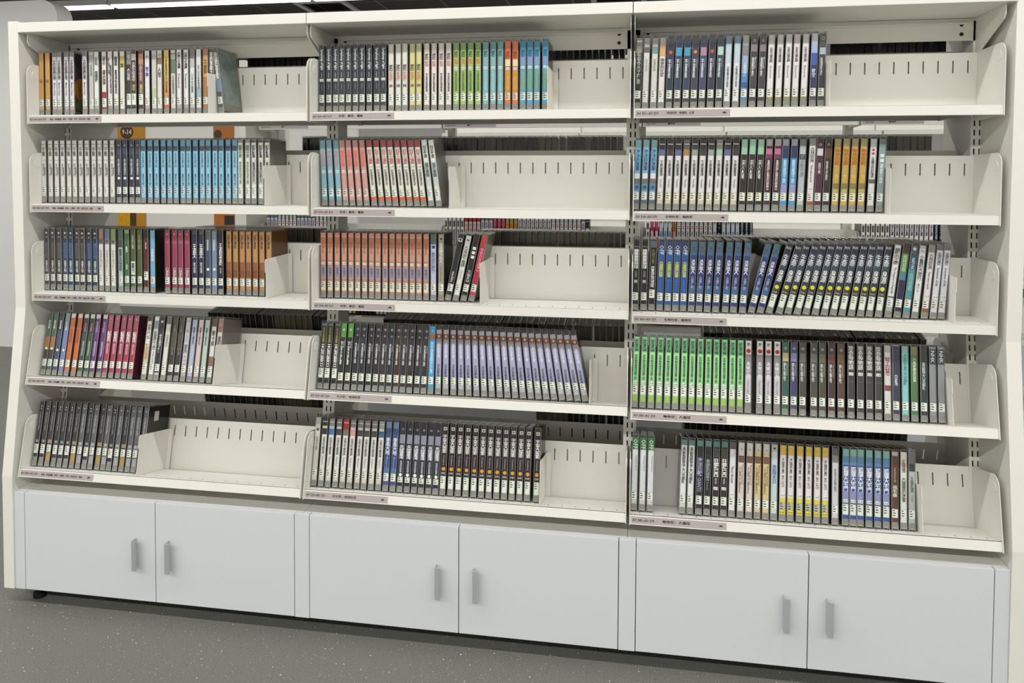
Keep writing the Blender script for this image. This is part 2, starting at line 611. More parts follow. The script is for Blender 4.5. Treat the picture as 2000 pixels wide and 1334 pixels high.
# ------------------------------------------------------------------ bookends
def bookend_data():
    pr = [(0.006, 0.0), (0.006, 0.074), (0.0015, 0.078), (0.0015, 0.111), (0.005, 0.115), (TD - 0.006, 0.120), (TD - 0.006, 0.0)]
    a = MB().prism(pr, 0.0, 0.0012, 'x').data('plate', M_WHITE, 0.0003)
    c = MB().box(0.0012, 0.014, TD - 0.0075, TD - 0.006, 0.0, 0.120).data('hook_flange', M_WHITE, 0.0003)
    return a, c


me_be, me_hook = bookend_data()
BOOKEND = {(0, 0): 0.5885, (0, 1): 0.7575, (0, 2): 0.7595, (0, 3): 0.6055, (0, 4): 0.3805, (1, 0): 0.6745, (1, 1): 0.403, (1, 2): 0.4905,
           (1, 3): 0.794, (1, 4): 0.666, (2, 0): 0.4925, (2, 1): 0.6425, (2, 2): 0.8015, (2, 3): 0.795, (2, 4): 0.719}


def on_tray(b, s, x, y, zn, lean=0.0):
    """World matrix for something standing on a tray: x along the bay, y back from the lip, zn above the floor, tilted with the tray."""
    base = Matrix.Translation((b * W, LIP_Y[s], LIP_Z[s][b] + LIP)) @ Matrix.Rotation(R(-TILT[s]), 4, 'X')
    return base @ Matrix.Translation((x, y, zn)) @ Matrix.Rotation(R(lean), 4, 'Y')


for (b, s), x in BOOKEND.items():
    t = thing('bookend', f'white metal bookend plate on the {SHELF[s]} shelf of the {BAY[b]} bay', 'bookend', group='white bookends')
    t.matrix_world = on_tray(b, s, x, 0, 0.0003)
    obj('plate', me_be, t)
    obj('hook_flange', me_hook, t)

# ------------------------------------------------------------------ disc cases
CW, CH, CD = 0.0172, 0.197, 0.112           # clear outer box
KW, KD = 0.0146, 0.106                      # case inside it
SZ, SH, SW = 0.011, 0.180, 0.0138           # printed spine: start, height, width
SY = 0.0017                                 # plane of the printed spine

KEEP = {'k': mat('case_black', '#121213', 0.35), 'c': mat('case_clear_grey', '#8f8c85', 0.3), 'w': mat('case_white', '#c9c7c0', 0.35),
        'r': mat('case_red', '#5e1a16', 0.35), 'b': mat('case_blue', '#1d5f86', 0.35), 'o': mat('case_amber', '#7d4a14', 0.35),
        'm': mat('case_maroon', '#641d33', 0.35), 'n': mat('case_navy', '#151a33', 0.35), 'g': mat('case_green', '#1d4326', 0.35),
        't': mat('case_teal', '#234848', 0.35)}

STY = {}


def st(name, look, base, bands=(), titles=(), marks=(), keep='k', vol=None, stick=(0.105, 0.225, 'w')):
    STY[name] = dict(look=look, base=base, bands=bands, titles=titles, marks=marks, keep=keep, vol=vol, stick=stick)


# titles: (text, top, bottom, colour, mode, width, x shift)  - fractions of the spine from its foot
# bands: (from, to, colour); marks: (shape, centre, size in mm, colour)
T = lambda s, a, b, c='#161616', m='v', w=0.8, dx=0.0: (s, a, b, c, m, w, dx)
# left bay, top shelf
st('amber', 'amber', '#d69a34', [(0, .1, '#c9a671')], [T('味', .56, .50, '#7d4a14')], keep='o')
st('wtext', 'white tall-titled', '#e6dfe6', [(.93, 1, '#7f7480'), (0, .1, '#b3a7a6')], [T('文學經典名著', .88, .55), T('Masters of taste', .5, .28, m='r', w=.5)], keep='c')
st('palegrey', 'pale grey', '#c9c4c9', [(.82, .95, '#a7a2a7')], [T('美術導覽', .8, .6, '#8b868b', w=.5)], keep='c')
st('wgreen', 'white green-footed', '#e9ece4', [(0, .22, '#9db28c')], [T('中國民俗', .92, .78), T('風情錄', .68, .5)], keep='c')
st('wred', 'white red-banded', '#ece4de', [(.23, .33, '#a01c2c'), (0, .08, '#8d2a2a')], [T('法國文化', .93, .78), T('建築的故事', .7, .45)], keep='r')
st('wpink', 'pinkish white', '#e8dfe0', [(0, .1, '#a09894')], [T('戲曲之美', .9, .62, dx=-.2, w=.45), T('臺灣歌仔戲曲藝術', .78, .3, dx=.2, w=.5)], keep='c')
st('wplain', 'plain white', '#e8e6e1', [(0, .1, '#a09894')], [T('典藏導覽', .92, .76), T('臺灣博物館藝術', .7, .3, w=.6)], keep='c')
st('wyellow', 'cream yellow-topped', '#e6e2d2', [(.72, .92, '#c9b865')], [T('藝', .8, .74)], keep='c')
st('bgrey', 'black grey-topped', '#2a2426', [(.78, 1, '#8c8b84')], [T('人心百態', .72, .52, '#e8e8e8'), T('今', .95, .87, '#fff')], keep='c', stick=(.11, .3, 'w'))
st('bbrown', 'brown photo-printed', '#4a332a', [(.85, .95, '#d8c9b8'), (0, .1, '#2b1e1c')], [T('古國文明尋奇', .82, .5, '#e5cfd2'), T('遺址', .45, .35, '#c9b48c')], keep='k', stick=(.11, .3, 'w'))
st('dkred', 'dark red', '#54201d', [(.78, .95, '#c98d5f'), (.3, .5, '#6b4a2a'), (0, .1, '#32181a')], [T('古國文明尋奇', .78, .5, '#e5b9bd'), T('遺址', .45, .3, '#d8cf9f')], keep='r', stick=(.11, .29, 'w'))
st('wpurple', 'white purple-titled', '#e9e2ea', [(0, .1, '#b7ada6')], [T('小', .93, .88), T('春之夢', .74, .57, '#55479c')], keep='k')
st('palegreen', 'pale green-footed', '#d3cfcc', [(.2, .38, '#bccb9f')], [T('行', .94, .86, '#a7a2a0')], keep='c')
st('wphoto', 'cream portrait-printed', '#e5ddd3', [(.77, .88, '#8e6a4f')], [T('小', .95, .9), T('人間', .72, .56, '#5a5048')], keep='c')
st('sunset', 'yellow to orange', '#e3c768', [(.36, .55, '#dfae60'), (.22, .36, '#d99a52'), (.11, .22, '#e3a98e'), (0, .11, '#cf5a3c')], [T('古蹟臺灣歲月之旅風華', .9, .3, '#5d4526', w=.5)], keep='o')
st('greyphoto', 'grey photo-topped', '#d5d3cc', [(.62, .95, '#6d7a6a'), (.85, .93, '#c4c8c0')], [T('行旅臺灣島', .58, .28, '#6a6660', w=.5)], keep='c')
st('wplain2', 'white narrow-titled', '#ebe6e9', [(0, .12, '#aca5a8')], [T('世界文化遺產', .96, .68), T('Treasures', .62, .32, m='r', w=.5)], keep='c')
st('greywhite', 'grey-white art', '#b9bdbd', [(.2, .7, '#dfe4e4'), (.85, 1, '#7e7c7a')], [T('山水畫', .62, .3, '#5a6068', w=.5)], keep='c')
st('wsky', 'white blue-footed', '#dfe3e3', [(.1, .38, '#9dc0cb')], [T('海洋臺灣', .75, .35, '#6f868e', w=.5)], keep='c')
st('tan', 'orange-brown', '#b67a44', [(.55, .9, '#d9a566')], [T('古都', .85, .6, '#6d3d18')], keep='o')
st('bwhite', 'dark white-lettered', '#4b4a48', [], [T('我的音樂之旅', .95, .5, '#f2f2f2')], keep='c')
st('slateart', 'slate tilted', '#55595a', [(.3, .5, '#7f93b4')], [T('我的音樂', .95, .5, '#f2f2f2')], keep='c')
# second shelf
st('whiteart', 'white seal-script', '#dedbd6', [(.93, .945, '#8c8882'), (.665, .675, '#6f6b66'), (0, .06, '#a7a39b')], [T('中醫', .9, .74, '#57524c'), T('針灸大成', .62, .4, '#8a857d', w=.6)], [('bar', .49, 3, '#55504a')], keep='c')
st('navyart', 'navy', '#2c2b47', [(.76, .86, '#3d3c58')], [T('中國通史', .7, .42, '#d9d9ea', w=.5)], [('ring', .92, 5, '#d5d5da'), ('box', .37, 8, '#efeef6')], keep='n')
st('bluesea', 'light blue', '#8ecbe6', [(.9, 1, '#6fa3bd'), (.82, .9, '#3d5068')], [T('世界自然遺產大觀', .8, .55, '#3f7590', w=.45), T('東方之海', .45, .24, '#2d5068', w=.45)], keep='b', stick=(.105, .225, '#b9d6e2'))
st('wgreentxt', 'white green-lettered', '#e0e6da', [(.95, 1, '#8f938c'), (0, .06, '#eee')], [T('植物世界', .92, .7, '#3d5a38'), T('奇妙的花園之旅', .65, .28, '#6a7a62', w=.6)], keep='c')
st('wblacktxt', 'white bold-lettered', '#e9e7e0', [(.95, 1, '#57544f'), (.28, .68, '#cfcdc7')], [T('紀錄影展', .92, .7, '#111'), T('臺灣紀錄片', .64, .3, '#4a4744', w=.6)], keep='c')
# third shelf
st('nightgrey', 'charcoal', '#231f24', [(.8, 1, '#1a191d')], [T('歷史的見證', .76, .5, '#6d6468'), T('風雲人物', .46, .26, '#e2dcdc', w=.6)], [('box', .93, 6, '#d9d9de'), ('box', .86, 6, '#8f8d98')], keep='c')
st('nightblue', 'deep blue', '#1d2c50', [(.8, 1, '#1d1c26')], [T('歷史的見證', .76, .5, '#5b74ad'), T('風雲人物', .46, .26, '#e2e6f2', w=.6)], [('box', .93, 6, '#d9d9de'), ('box', .86, 6, '#8f8d98')], keep='b')
st('wredtop', 'white coral-topped', '#e4dcd8', [(.85, 1, '#b7786c'), (.75, .85, '#7d706a'), (0, .1, '#e9e9e4')], [T('名人傳', .66, .3, '#8d8580', w=.5)], [('box', .8, 8, '#4c4440')], keep='c')
st('wbluetop', 'white blue-topped', '#dfdcd8', [(.85, 1, '#5f7f9c'), (.75, .85, '#8a847e')], [T('名人傳', .66, .3, '#8d8580', w=.5)], [('box', .8, 8, '#4c4440')], keep='c')
st('wgreentop', 'white lime-topped', '#e4e2da', [(.85, 1, '#8aa152'), (.75, .85, '#8a847e')], [T('名人傳', .66, .3, '#8d8580', w=.5)], [('box', .8, 8, '#4c4440')], keep='c')
st('tealwhite', 'teal-white', '#b4c3c2', [(.82, 1, '#4b5f58'), (.7, .82, '#3a403f')], [T('醫學探索', .68, .3, '#37474a')], keep='t')
st('forest', 'forest green', '#3f7040', [(.94, 1, '#8ba183')], [T('臺灣', .72, .62, '#e8efe2', w=.5), T('森林', .42, .33, '#e8efe2', w=.5)], keep='g')
st('olive1', 'olive white-patched', '#4f5a28', [(.25, .47, '#e4ebe4')], [T('森林之歌', .92, .68, '#c8c9a2', w=.5), T('鄭元', .45, .28, '#16301c')], keep='g')
st('olive2', 'olive', '#565a2a', [], [T('森林之歌', .92, .68, '#b7a66a', w=.5)], keep='g')
st('oxblood', 'oxblood', '#5f130c', [(.88, 1, '#120d0d')], [T('紅樓夢', .8, .68, '#e8d8cc', w=.4)], keep='k', stick=(.16, .31, 'w'))
st('sky', 'sky blue', '#76b3d9', [], [T('水藍地球', .7, .48, '#e9f6ff')], keep='k')
st('maroon', 'maroon', '#a13355', [(.78, .83, '#b24d68')], [T('口述史', .38, .23, '#f2d7de')], [('ring', .94, 4, '#f0dfe4')], keep='m')
st('navytitle', 'navy white-titled', '#23264c', [(.94, 1, '#4a4b58')], [T('王貞文', .78, .55, '#fff', w=.9), T('散文詩歌', .48, .3, '#d8d9e8', w=.6)], keep='n')
st('slate', 'slate blue', '#3c5273', [(.85, 1, '#5e645f')], [T('作家身影', .86, .68, '#e9ecef', w=.5)], [('box', .37, 8, '#f3f3f3')], keep='c')
st('lilacblue', 'lilac blue', '#7f8db8', [(.9, 1, '#8b8f90')], [T('作家身影', .86, .68, '#f2f4f6', w=.5)], [('box', .37, 8, '#f3f3f3')], keep='b')
st('blacktitle', 'black white-titled', '#18181e', [], [T('王貞和會談', .8, .44, '#f4f4f4', w=.8), T('作家', .4, .3, '#cfcfcf', w=.4)], keep='k')
st('ochre', 'ochre', '#c48d50', [(.36, .5, '#9c5a30'), (.24, .36, '#8a4a20')], [T('紅樓夢影', .95, .72, '#6d3d18', w=.6)], keep='o')
# fourth shelf
st('duskgreen', 'green to orange', '#3d5a44', [(.38, .6, '#a8672f'), (.22, .38, '#3a2622')], [T('客家音樂', .88, .73, '#e8ece4', w=.5)], [('box', .4, 7, '#f2f2ee')], keep='g')
st('duskblue', 'dusk navy', '#31456d', [(.7, 1, '#20252c')], [T('客家音樂', .88, .73, '#e8ece4', w=.5)], [('box', .38, 7, '#f2f2ee')], keep='n')
st('duskpale', 'pale steel-blue', '#6d86b4', [(.85, 1, '#8d929a')], [T('客家音樂', .86, .71, '#e8ece4', w=.5)], [('box', .38, 7, '#f2f2ee')], keep='b')
st('orangesh', 'bright orange', '#cf6527', [(.93, 1, '#e2dcc9'), (.1, .2, '#d98a66')], [T('火車快飛', .75, .5, '#a8431c')], keep='o')
st('greenblk', 'black and green', '#2d4a36', [(.93, 1, '#dcd8cc'), (.68, .93, '#1b1a1c')], [T('電影', .85, .7, '#b58a84', w=.5), T('臺灣電影', .55, .3, '#a7c0ab', w=.5)], keep='g')
st('purple', 'purple', '#5c2f78', [(.93, 1, '#d9d2dc')], [T('電影', .88, .7, '#c69ac8', w=.5), T('臺灣電影', .55, .3, '#c9b3dd', w=.5)], keep='m')
st('crimson', 'crimson', '#b02a52', [(.78, 1, '#b9566f')], [T('紅色年代', .73, .55, '#fff', w=.95), T('的女兒', .53, .35, '#f0c3d0', w=.6)], [('ring', .94, 4, '#f0dfe4')], keep='m', stick=(.12, .235, 'w'))
st('paul', 'white latin-lettered', '#e2ddd2', [(.92, 1, '#4a443c'), (.2, .5, '#dcc9a2')], [T('PAUL VI', .86, .63, '#2a2624', 'r'), T('教宗保祿', .55, .28, '#b08e58')], keep='c')
st('wjohn', 'white photo-topped', '#e4e1e0', [(.8, .93, '#9a9aa0')], [T('若望廿三世', .76, .45, '#232326'), T('Pope John', .42, .23, '#4a484c', 'r', .55)], keep='c')
st('bgandhi', 'black figure-printed', '#221f24', [(0, .08, '#c9c6c0')], [T('甘地傳', .72, .4, '#e5e3e2', w=.6)], [('box', .92, 7, '#d9d6d2')], keep='k')
st('wcream', 'cream portrait', '#e0dcd4', [(.88, 1, '#6f675e')], [T('德蕾莎', .72, .5, '#a29b90', w=.6)], keep='c')
st('charcoal', 'grey-black', '#4d463e', [(.0, .45, '#2f2b28')], [T('人物', .88, .76, '#a89d8c', w=.4), T('傳記', .5, .38, '#a89d8c', w=.4)], keep='k', stick=(.105, .225, 'w'))
st('wlilac', 'lilac-white', '#cdc9d2', [(.92, 1, '#b7b2b4'), (0, .1, '#b4aeac')], [T('巴哈', .8, .6, '#a39ead', w=.6), T('貝多芬', .56, .42, '#35333c')], [('ring', .3, 6, '#2c2b3a'), ('ring', .36, 6, '#2c2b3a'), ('ring', .24, 6, '#2c2b3a')], keep='c')
st('lav', 'lavender', '#b3b7d6', [(.97, 1, '#3a3a40')], [T('音樂大師系列', .85, .55, '#3d4160', w=.5)], keep='c')
st('pink', 'rose pink', '#d9bfc2', [(.97, 1, '#3a3a40')], [T('音樂大師系列', .85, .55, '#6a484c', w=.5)], keep='c')
st('mint', 'mint', '#b9cbbc', [(.97, 1, '#3a3a40')], [T('音樂大師系列', .85, .55, '#3d5642', w=.5)], keep='c')
st('wbrown', 'white brown-footed', '#e0dcd8', [(.87, 1, '#5f4a44'), (.22, .38, '#8a6e5c')], [T('畢卡索', .8, .55, '#2c2a2a')], keep='k')
st('rosebrown', 'rose-brown', '#a8746a', [(.5, .78, '#cfc2bc')], [T('達利', .72, .55, '#37302e')], [('ring', .9, 7, '#e0c9c2')], keep='c')
# bottom shelf
st('blackser', 'black', '#1d1d21', [(.16, .23, '#e9e9ec'), (0, .1, '#8c8c8c')], [T('Orchestra suite', .84, .45, '#a7a7ad', 'r', .4)], [('box', .93, 3, '#e5e5e5'), ('box', .89, 3, '#e5e5e5'), ('box', .36, 8, '#9a9aa4')], stick=(.19, .31, 'w'))
st('greyser', 'charcoal-grey', '#5b5d63', [(.3, .38, '#7d7f86'), (0, .17, '#a2a2a6')], [T('Orchestra suite', .84, .45, '#c9c9ce', 'r', .4)], [('box', .93, 3, '#e5e5e5'), ('box', .36, 8, '#b3b3b8')], stick=(.19, .31, 'w'))
st('blackochre', 'black ochre-footed', '#26252a', [(.33, .39, '#a08a66'), (0, .18, '#b08a44')], [T('Orchestra suite', .84, .45, '#a7a7ad', 'r', .4)], [('box', .93, 3, '#e5e5e5')], stick=(.19, .31, 'w'))
# middle bay
st('navyscript', 'black-navy script', '#2b3040', [(0, .1, '#3a3935')], [T('Symphony of light', .95, .62, '#f4f6fa', 'r', .75), T('orchestra', .58, .5, '#c9ced8', 'r', .35), T('chapter', .4, .26, '#9aa0ac', 'r', .3)], keep='k', vol=.46, stick=(.105, .23, '#dfe7dc'))
st('whitered', 'white red-lettered', '#e6e2d8', [(.86, 1, '#c9c6b8')], [T('國際', .68, .58, '#4a4640'), T('新聞雜', .57, .42, '#d98f84'), T('誌', .38, .33, '#4a4640')], keep='c')
st('yellowsp', 'pale yellow', '#dcd58e', [(.86, 1, '#bdb98a')], [T('國際', .68, .58, '#4f4a30'), T('新聞雜', .57, .42, '#dd9c3f'), T('誌', .38, .33, '#4f4a30')], keep='o')
st('pinkwhite', 'pinkish white', '#eae0da', [(.9, 1, '#d2c9c2')], [T('國際', .84, .74, '#5c4640'), T('新聞', .73, .64, '#c98d86'), T('宇宙的起源物理', .54, .25, '#4a4444', w=.5)], keep='r')
st('green2', 'lime green', '#a3c46c', [(.88, 1, '#7ea05a'), (.66, .75, '#c8bd66')], [T('國際', .86, .77, '#3f5a24'), T('新聞', .75, .67, '#c98d4a'), T('生命的奧秘探索', .56, .25, '#4c7a2a', w=.6)], keep='k', vol=.6, stick=(.1, .225, '#d9e8c2'))
st('teal2', 'sea teal', '#7fb9bd', [(.88, 1, '#5f9a97')], [T('國際', .86, .77, '#235c60'), T('新聞', .75, .67, '#a0bfc0'), T('生命的奧秘探索', .56, .25, '#a9dbe2', w=.6)], keep='k', vol=.6, stick=(.1, .225, '#cfe0dc'))
st('orange2', 'orange', '#dd6f3c', [(.22, .56, '#d58a2e'), (.62, .72, '#efd9ae')], [T('國際', .84, .74, '#a3240e'), T('宇宙的奧秘', .54, .26, '#e8b83a')], keep='r', vol=.58, stick=(.105, .225, '#eac9a8'))
st('blue2', 'bright blue', '#45a6d2', [(.9, 1, '#2f86ae'), (.25, .56, '#5aa5a8'), (.64, .76, '#7f9ccb')], [T('國際', .86, .76, '#1d558c'), T('地球的奧秘', .54, .26, '#9dbb8e', w=.6)], keep='k', vol=.6, stick=(.1, .225, '#cfe0dc'))
st('bluepink', 'aqua pink-lettered', '#88b9c9', [(.86, 1, '#6fa0a8'), (.0, .1, '#79a8b4')], [T('超級科學家', .84, .58, '#c98d94')], keep='b', vol=.5, stick=(.1, .235, '#cfe3e2'))
st('pinksp', 'salmon pink', '#d79a93', [(.88, 1, '#c48a86')], [T('超級科學家', .84, .58, '#ea6a5a')], keep='r', vol=.5, stick=(.1, .235, '#e6c9c0'))
st('redtop', 'white red-capped', '#e6e4d6', [(.89, 1, '#a8423e'), (0, .1, '#de5a34')], [T('科學小偵探', .86, .62, '#c3404a', w=.9), T('趣味物理化學', .54, .28, '#3c4436', w=.55)], keep='k', vol=.58, stick=(.105, .22, '#e2ead8'))
st('wtower', 'white leaning', '#dfe4dc', [(.68, .96, '#eceee6'), (.28, .66, '#c9d3d0')], [T('科學教室', .92, .72, '#22282a'), T('電學實驗', .64, .42, '#52605f')], keep='c')
st('salmon', 'salmon', '#c98468', [(.93, .94, '#f0cdb4'), (.94, 1, '#cf8a6c'), (.76, .93, '#bd7250'), (.26, .46, '#b9a0a8'), (.56, .76, '#d59a80')], [T('大學', .88, .66, '#9c5a44', w=.4), T('微積分', .45, .28, '#5c6ea0', w=.7)], keep='r', vol=.51, stick=(.07, .225, '#e0dcc8'))
st('bluegrey', 'blue-grey', '#bfc6da', [(.84, 1, '#5f6a64')], [T('數位科技時代', .72, .4, '#5f6d92')], [('box', .8, 9, '#23406e')], keep='k')
st('beige', 'beige taupe', '#a89f90', [], [T('電腦之父', .86, .55, '#e8e4da'), T('information age', .5, .26, '#6d665a', 'r', .5)], [('box', .93, 6, '#5a2a1e')], keep='k')
st('blacksq', 'black tilted', '#1b1c1b', [], [T('machine', .42, .25, '#e5e5e0', 'r', .6)], [('box', .93, 11, '#e8e8e4'), ('box', .935, 6, '#1b1b1b')], keep='k')
st('whitezh', 'white black-lettered tilted', '#e6e6e0', [], [T('大自然的工程師', .84, .5, '#2b2c2a'), T('nature', .45, .3, '#8d8d88', 'r', .4)], [('box', .93, 5, '#2c2624')], keep='k')
st('blacksci', 'black boxed-title tilted', '#1d1a1c', [(.9, 1, '#3a2430')], [T('SCIENCE', .45, .26, '#e2e2e2', 'r', .8)], [('box', .8, 9, '#e6e6e2'), ('box', .73, 9, '#e6e6e2'), ('box', .66, 9, '#e6e6e2')], keep='k')
st('redmag', 'hot red tilted', '#c2264c', [(.82, 1, '#d8453c'), (0, .1, '#d83058')], [T('DISCOVERY', .8, .28, '#f6b9c4', 'r', .6)], keep='c')
st('eclipse', 'black gold-lettered', '#16161a', [(.95, .99, '#5f6a72')], [T('天文奇觀', .92, .68, '#b3a040', w=.5), T('天狗蝕日', .66, .3, '#f0f0ee')], keep='k', stick=(.13, .285, 'w'))
st('greentop', 'black lime-topped', '#191b18', [(.78, 1, '#5cb23e')], [T('宇宙大霹靂', .72, .35, '#e8ece2', dx=-.2, w=.45), T('big bang', .72, .28, '#d9ddd2', 'r', .35, .25)], [('box', .9, 6, '#cfe8c2')], keep='k', stick=(.1, .225, '#e6ead2'))
for nm, col, lk in (('eyeblue', '#171a2c', 'midnight-blue ring-marked'), ('eyegrey', '#1a181b', 'black ring-marked'), ('eyepink', '#2c1c26', 'dark plum ring-marked'), ('eyered', '#3c1a1c', 'dark wine ring-marked'), ('eyered2', '#201216', 'black-red ring-marked')):
    st(nm, lk, col, [(.95, 1, '#121214')], [T('宇宙探索之謎', .7, .38, '#e4e2ec', dx=-.16, w=.45), T('mystery', .68, .25, '#b9b4c4', 'r', .3, .28)], [('ring', .92, 6, '#eeeeee'), ('box', .82, 6, '#8f8a92')], keep='k', stick=(.105, .225, '#e4e9da'))
st('azure', 'azure', '#2fa0d8', [(.8, .88, '#b5683a')], [T('天文望遠鏡的世界', .76, .26, '#bfe6fa', w=.7)], [('ring', .93, 4, '#e6f4fc')], keep='b')
st('lavser', 'lavender planet', '#a9aad0', [(.95, 1, '#19191c'), (.885, .95, '#a9a4aa'), (.81, .885, '#6a3424'), (0, .11, '#b1b1b8'), (.72, .81, '#8f848c')], [T('天文學教室', .74, .52, '#e4e4f2', w=.6), T('天文學概論', .42, .23, '#2c2f52', w=.6)], [('disc', .85, 8, '#d99a6a')], keep='n', vol=None, stick=(.115, .225, '#dfe7d6'))
st('wnature', 'cream nature', '#d3cfc4', [(.9, 1, '#b4b4ac'), (0, .1, '#d8d2c4')], [T('自然之美', .72, .5, '#8c867a', w=.5)], [('box', .82, 8, '#4f5a4a')], keep='c')
for nm, top, pic, lk in (('wblack', '#241d1c', '#2c2826', 'white black-topped'), ('wblue', '#8d8b86', '#3a6fa8', 'white blue-pictured'), ('wgreyph', '#7d7b78', '#3c383a', 'white grey-topped'), ('wredt', '#c4161c', '#7a6e68', 'white scarlet-topped'), ('wpinkph', '#82807d', '#d09a92', 'white rosy-pictured'), ('wbluetop2', '#9ca294', '#3d5f8c', 'white sage-topped')):
    st(nm, lk, '#e2dedb', [(.88, 1, top), (.84, .88, '#d9d6d2' if nm != 'wredt' else top), (.94, .95, '#d9d6d2'), (.75, .84, pic), (0, .1, '#cfc8bc')], [T('自然生態誌', .72, .45, '#3f3b3a', w=.55), T('Nature', .42, .25, '#7a7674', 'r', .4)], keep='k' if nm != 'wpinkph' else 'r', stick=(.105, .225, '#e2e2d4'))
st('monsoon', 'monsoon blue', '#33508c', [(.9, 1, '#6e8cb0'), (.22, .3, '#4f74b0')], [T('季風大地', .76, .5, '#eef2fa', w=.95), T('Monsoon', .47, .3, '#8da2cc', 'r', .45)], keep='n')
st('planets', 'black-violet badge', '#1c1a30', [(.68, .82, '#8b8fa2')], [T('見證臺灣', .66, .45, '#e8e8f2', w=1.0), T('地球的故事', .43, .25, '#c9c9dc', w=.5)], [('disc', .215, 9, '#f2f2f0'), ('box', .9, 6, '#8d8d90')], keep='k', stick=(.1, .185, '#dfe6d4'))
st('cosmos', 'dark maroon', '#2a141c', [], [T('宇宙大探索', .86, .58, '#f2ecec', w=.95), T('Cosmos', .55, .4, '#b9a2a8', 'r', .4), T('DVD', .295, .268, '#f0e9e6', 'h', .8)], [('box', .945, 10, '#d9d6d0'), ('box', .945, 5, '#6d6a64'), ('disc', .345, 10, '#e0a02e')], keep='k', stick=(.05, .24, '#e2e8dc'))
# right bay
st('legend', 'black film-title', '#22211f', [(.78, 1, '#8c8a84'), (.94, .96, '#e9e9e4')], [T('LEGEND', .78, .6, '#e4e4e0', 'r', .8), T('光之傳奇', .6, .32, '#c9c9c4')], keep='k')
st('wfilm', 'white film-strip', '#dcdcd6', [(.9, 1, '#a29d9c'), (.78, .86, '#6a6866')], [T('地震', .7, .5, '#b4b4ac', w=.4)], keep='k')
st('wteal', 'white teal-pictured', '#dadad2', [(.9, 1, '#a09c9a'), (.76, .86, '#7c9a98')], [T('太陽系', .7, .5, '#8f9088', w=.5)], keep='k')
st('worange', 'white peach-topped', '#e9e0de', [(.88, 1, '#b4afad'), (.72, .88, '#dfb078')], [T('神奇的化學', .7, .42, '#4a4444')], keep='k')
for nm, c1, c2, lk in (('navyred', '#2b3050', '#d8583a', 'navy red-sun'), ('navycyan', '#2a3c5c', '#3aa0c8', 'navy cyan-lit'), ('navyorange', '#3a3c56', '#e88a2c', 'navy orange-sun'), ('navypink', '#3a4470', '#b48aa8', 'navy pink-lit'), ('navygreen', '#33404f', '#b9d6cc', 'navy pale-lit')):
    st(nm, lk, c1, [(.9, 1, '#4d5666'), (.72, .84, c2) if nm in ('navycyan', 'navypink', 'navygreen') else (.6, .7, c1), (0, .1, '#3c3a3c')], [T('宇宙奇航', .68, .4, '#eef0f8', dx=-.15, w=.5), T('Universe', .68, .3, '#aab4cc', 'r', .3, .3)], ([('disc', .78, 9, c2)] if nm in ('navyred', 'navyorange') else []), keep='n', stick=(.1, .225, '#e2e6da'))
st('paleblue', 'pale blue-topped', '#dfe2ea', [(.88, 1, '#7d8ea4'), (.75, .88, '#c2d6e2'), (.6, .75, '#c6d4e0')], [T('大氣與海洋之科學', .56, .25, '#3a3c44', w=.45)], keep='k')
st('bluefade', 'blue-fading', '#4f8ac2', [(.85, 1, '#a4b0ac'), (.7, .85, '#8f8596'), (.45, .7, '#9fb4d6'), (.24, .32, '#2f5a94')], [T('極光', .6, .4, '#e9eef6', w=.5)], keep='k')
st('greyeye', 'smoky grey', '#403c42', [(.88, 1, '#57534f'), (.76, .86, '#8d8088')], [T('微觀世界', .68, .4, '#e6e2e8', dx=-.15, w=.5), T('Microcosm', .68, .25, '#d5d1d5', 'r', .3, .28)], [('ring', .92, 6, '#d9d9d6')], keep='k')
st('wolive', 'white olive-footed', '#ebe3e4', [(.86, 1, '#c6bfc0'), (0, .1, '#8c8a5c')], [T('化學元素週期', .82, .6, '#4f4648', w=.6), T('Elements', .55, .35, '#8d8486', 'r', .4)], keep='k', stick=(.1, .225, '#e4e6da'))
st('indigo', 'white to indigo', '#35336c', [(.85, 1, '#c9c6ca'), (.72, .85, '#a9b8dc'), (.55, .72, '#3c5cb0'), (0, .1, '#4a4a66')], [T('時空', .5, .38, '#e8e9f6', w=.7)], keep='n')
st('greyoff', 'grey ring-topped', '#3c3e3e', [(.82, 1, '#555855'), (.7, .8, '#a8bcc2')], [T('能源危機', .66, .4, '#d2d5d4', dx=-.15, w=.5)], [('ring', .93, 8, '#dcdcda')], keep='c')
st('skyseries', 'sky-blue picture', '#7cb9de', [(.88, 1, '#7fb0b8'), (.42, .5, '#e6eaec'), (.34, .42, '#77726e'), (.24, .34, '#5a94c4'), (0, .1, '#5d6076')], [T('海洋的故事', .86, .54, '#1f4a7a'), T('海', .32, .25, '#173a66')], keep='k')
for nm, top, pic, lk in (('wn1', '#28222a', '#5a6a9c', 'white blue-photo'), ('wn2', '#2a2024', '#3e3438', 'white dark-photo'), ('wn3', '#6f6a60', '#b8823a', 'white amber-photo'), ('wn4', '#332c2a', '#9aa49a', 'white sketch-photo'), ('wn5', '#8a8880', '#a9c4b4', 'white mint-photo')):
    st(nm, lk, '#e4dfe0', [(.88, 1, top), (.925, .94, '#cfcbc6'), (.85, .88, top), (.76, .85, pic), (0, .1, '#d0c6ae')], [T('生態臺灣', .7, .46, '#57505a', w=.6), T('Wildlife', .42, .25, '#7d767c', 'r', .35)], keep='k', stick=(.1, .225, '#e6e2cc'))
st('firegreen', 'black mint-topped', '#2a1d1f', [(.78, 1, '#9ccbb0')], [T('深入火場', .7, .42, '#e9e6e2', dx=-.12, w=.55), T('Inferno', .7, .32, '#c4bfba', 'r', .3, .3)], keep='k', stick=(.1, .225, '#ece8d4'))
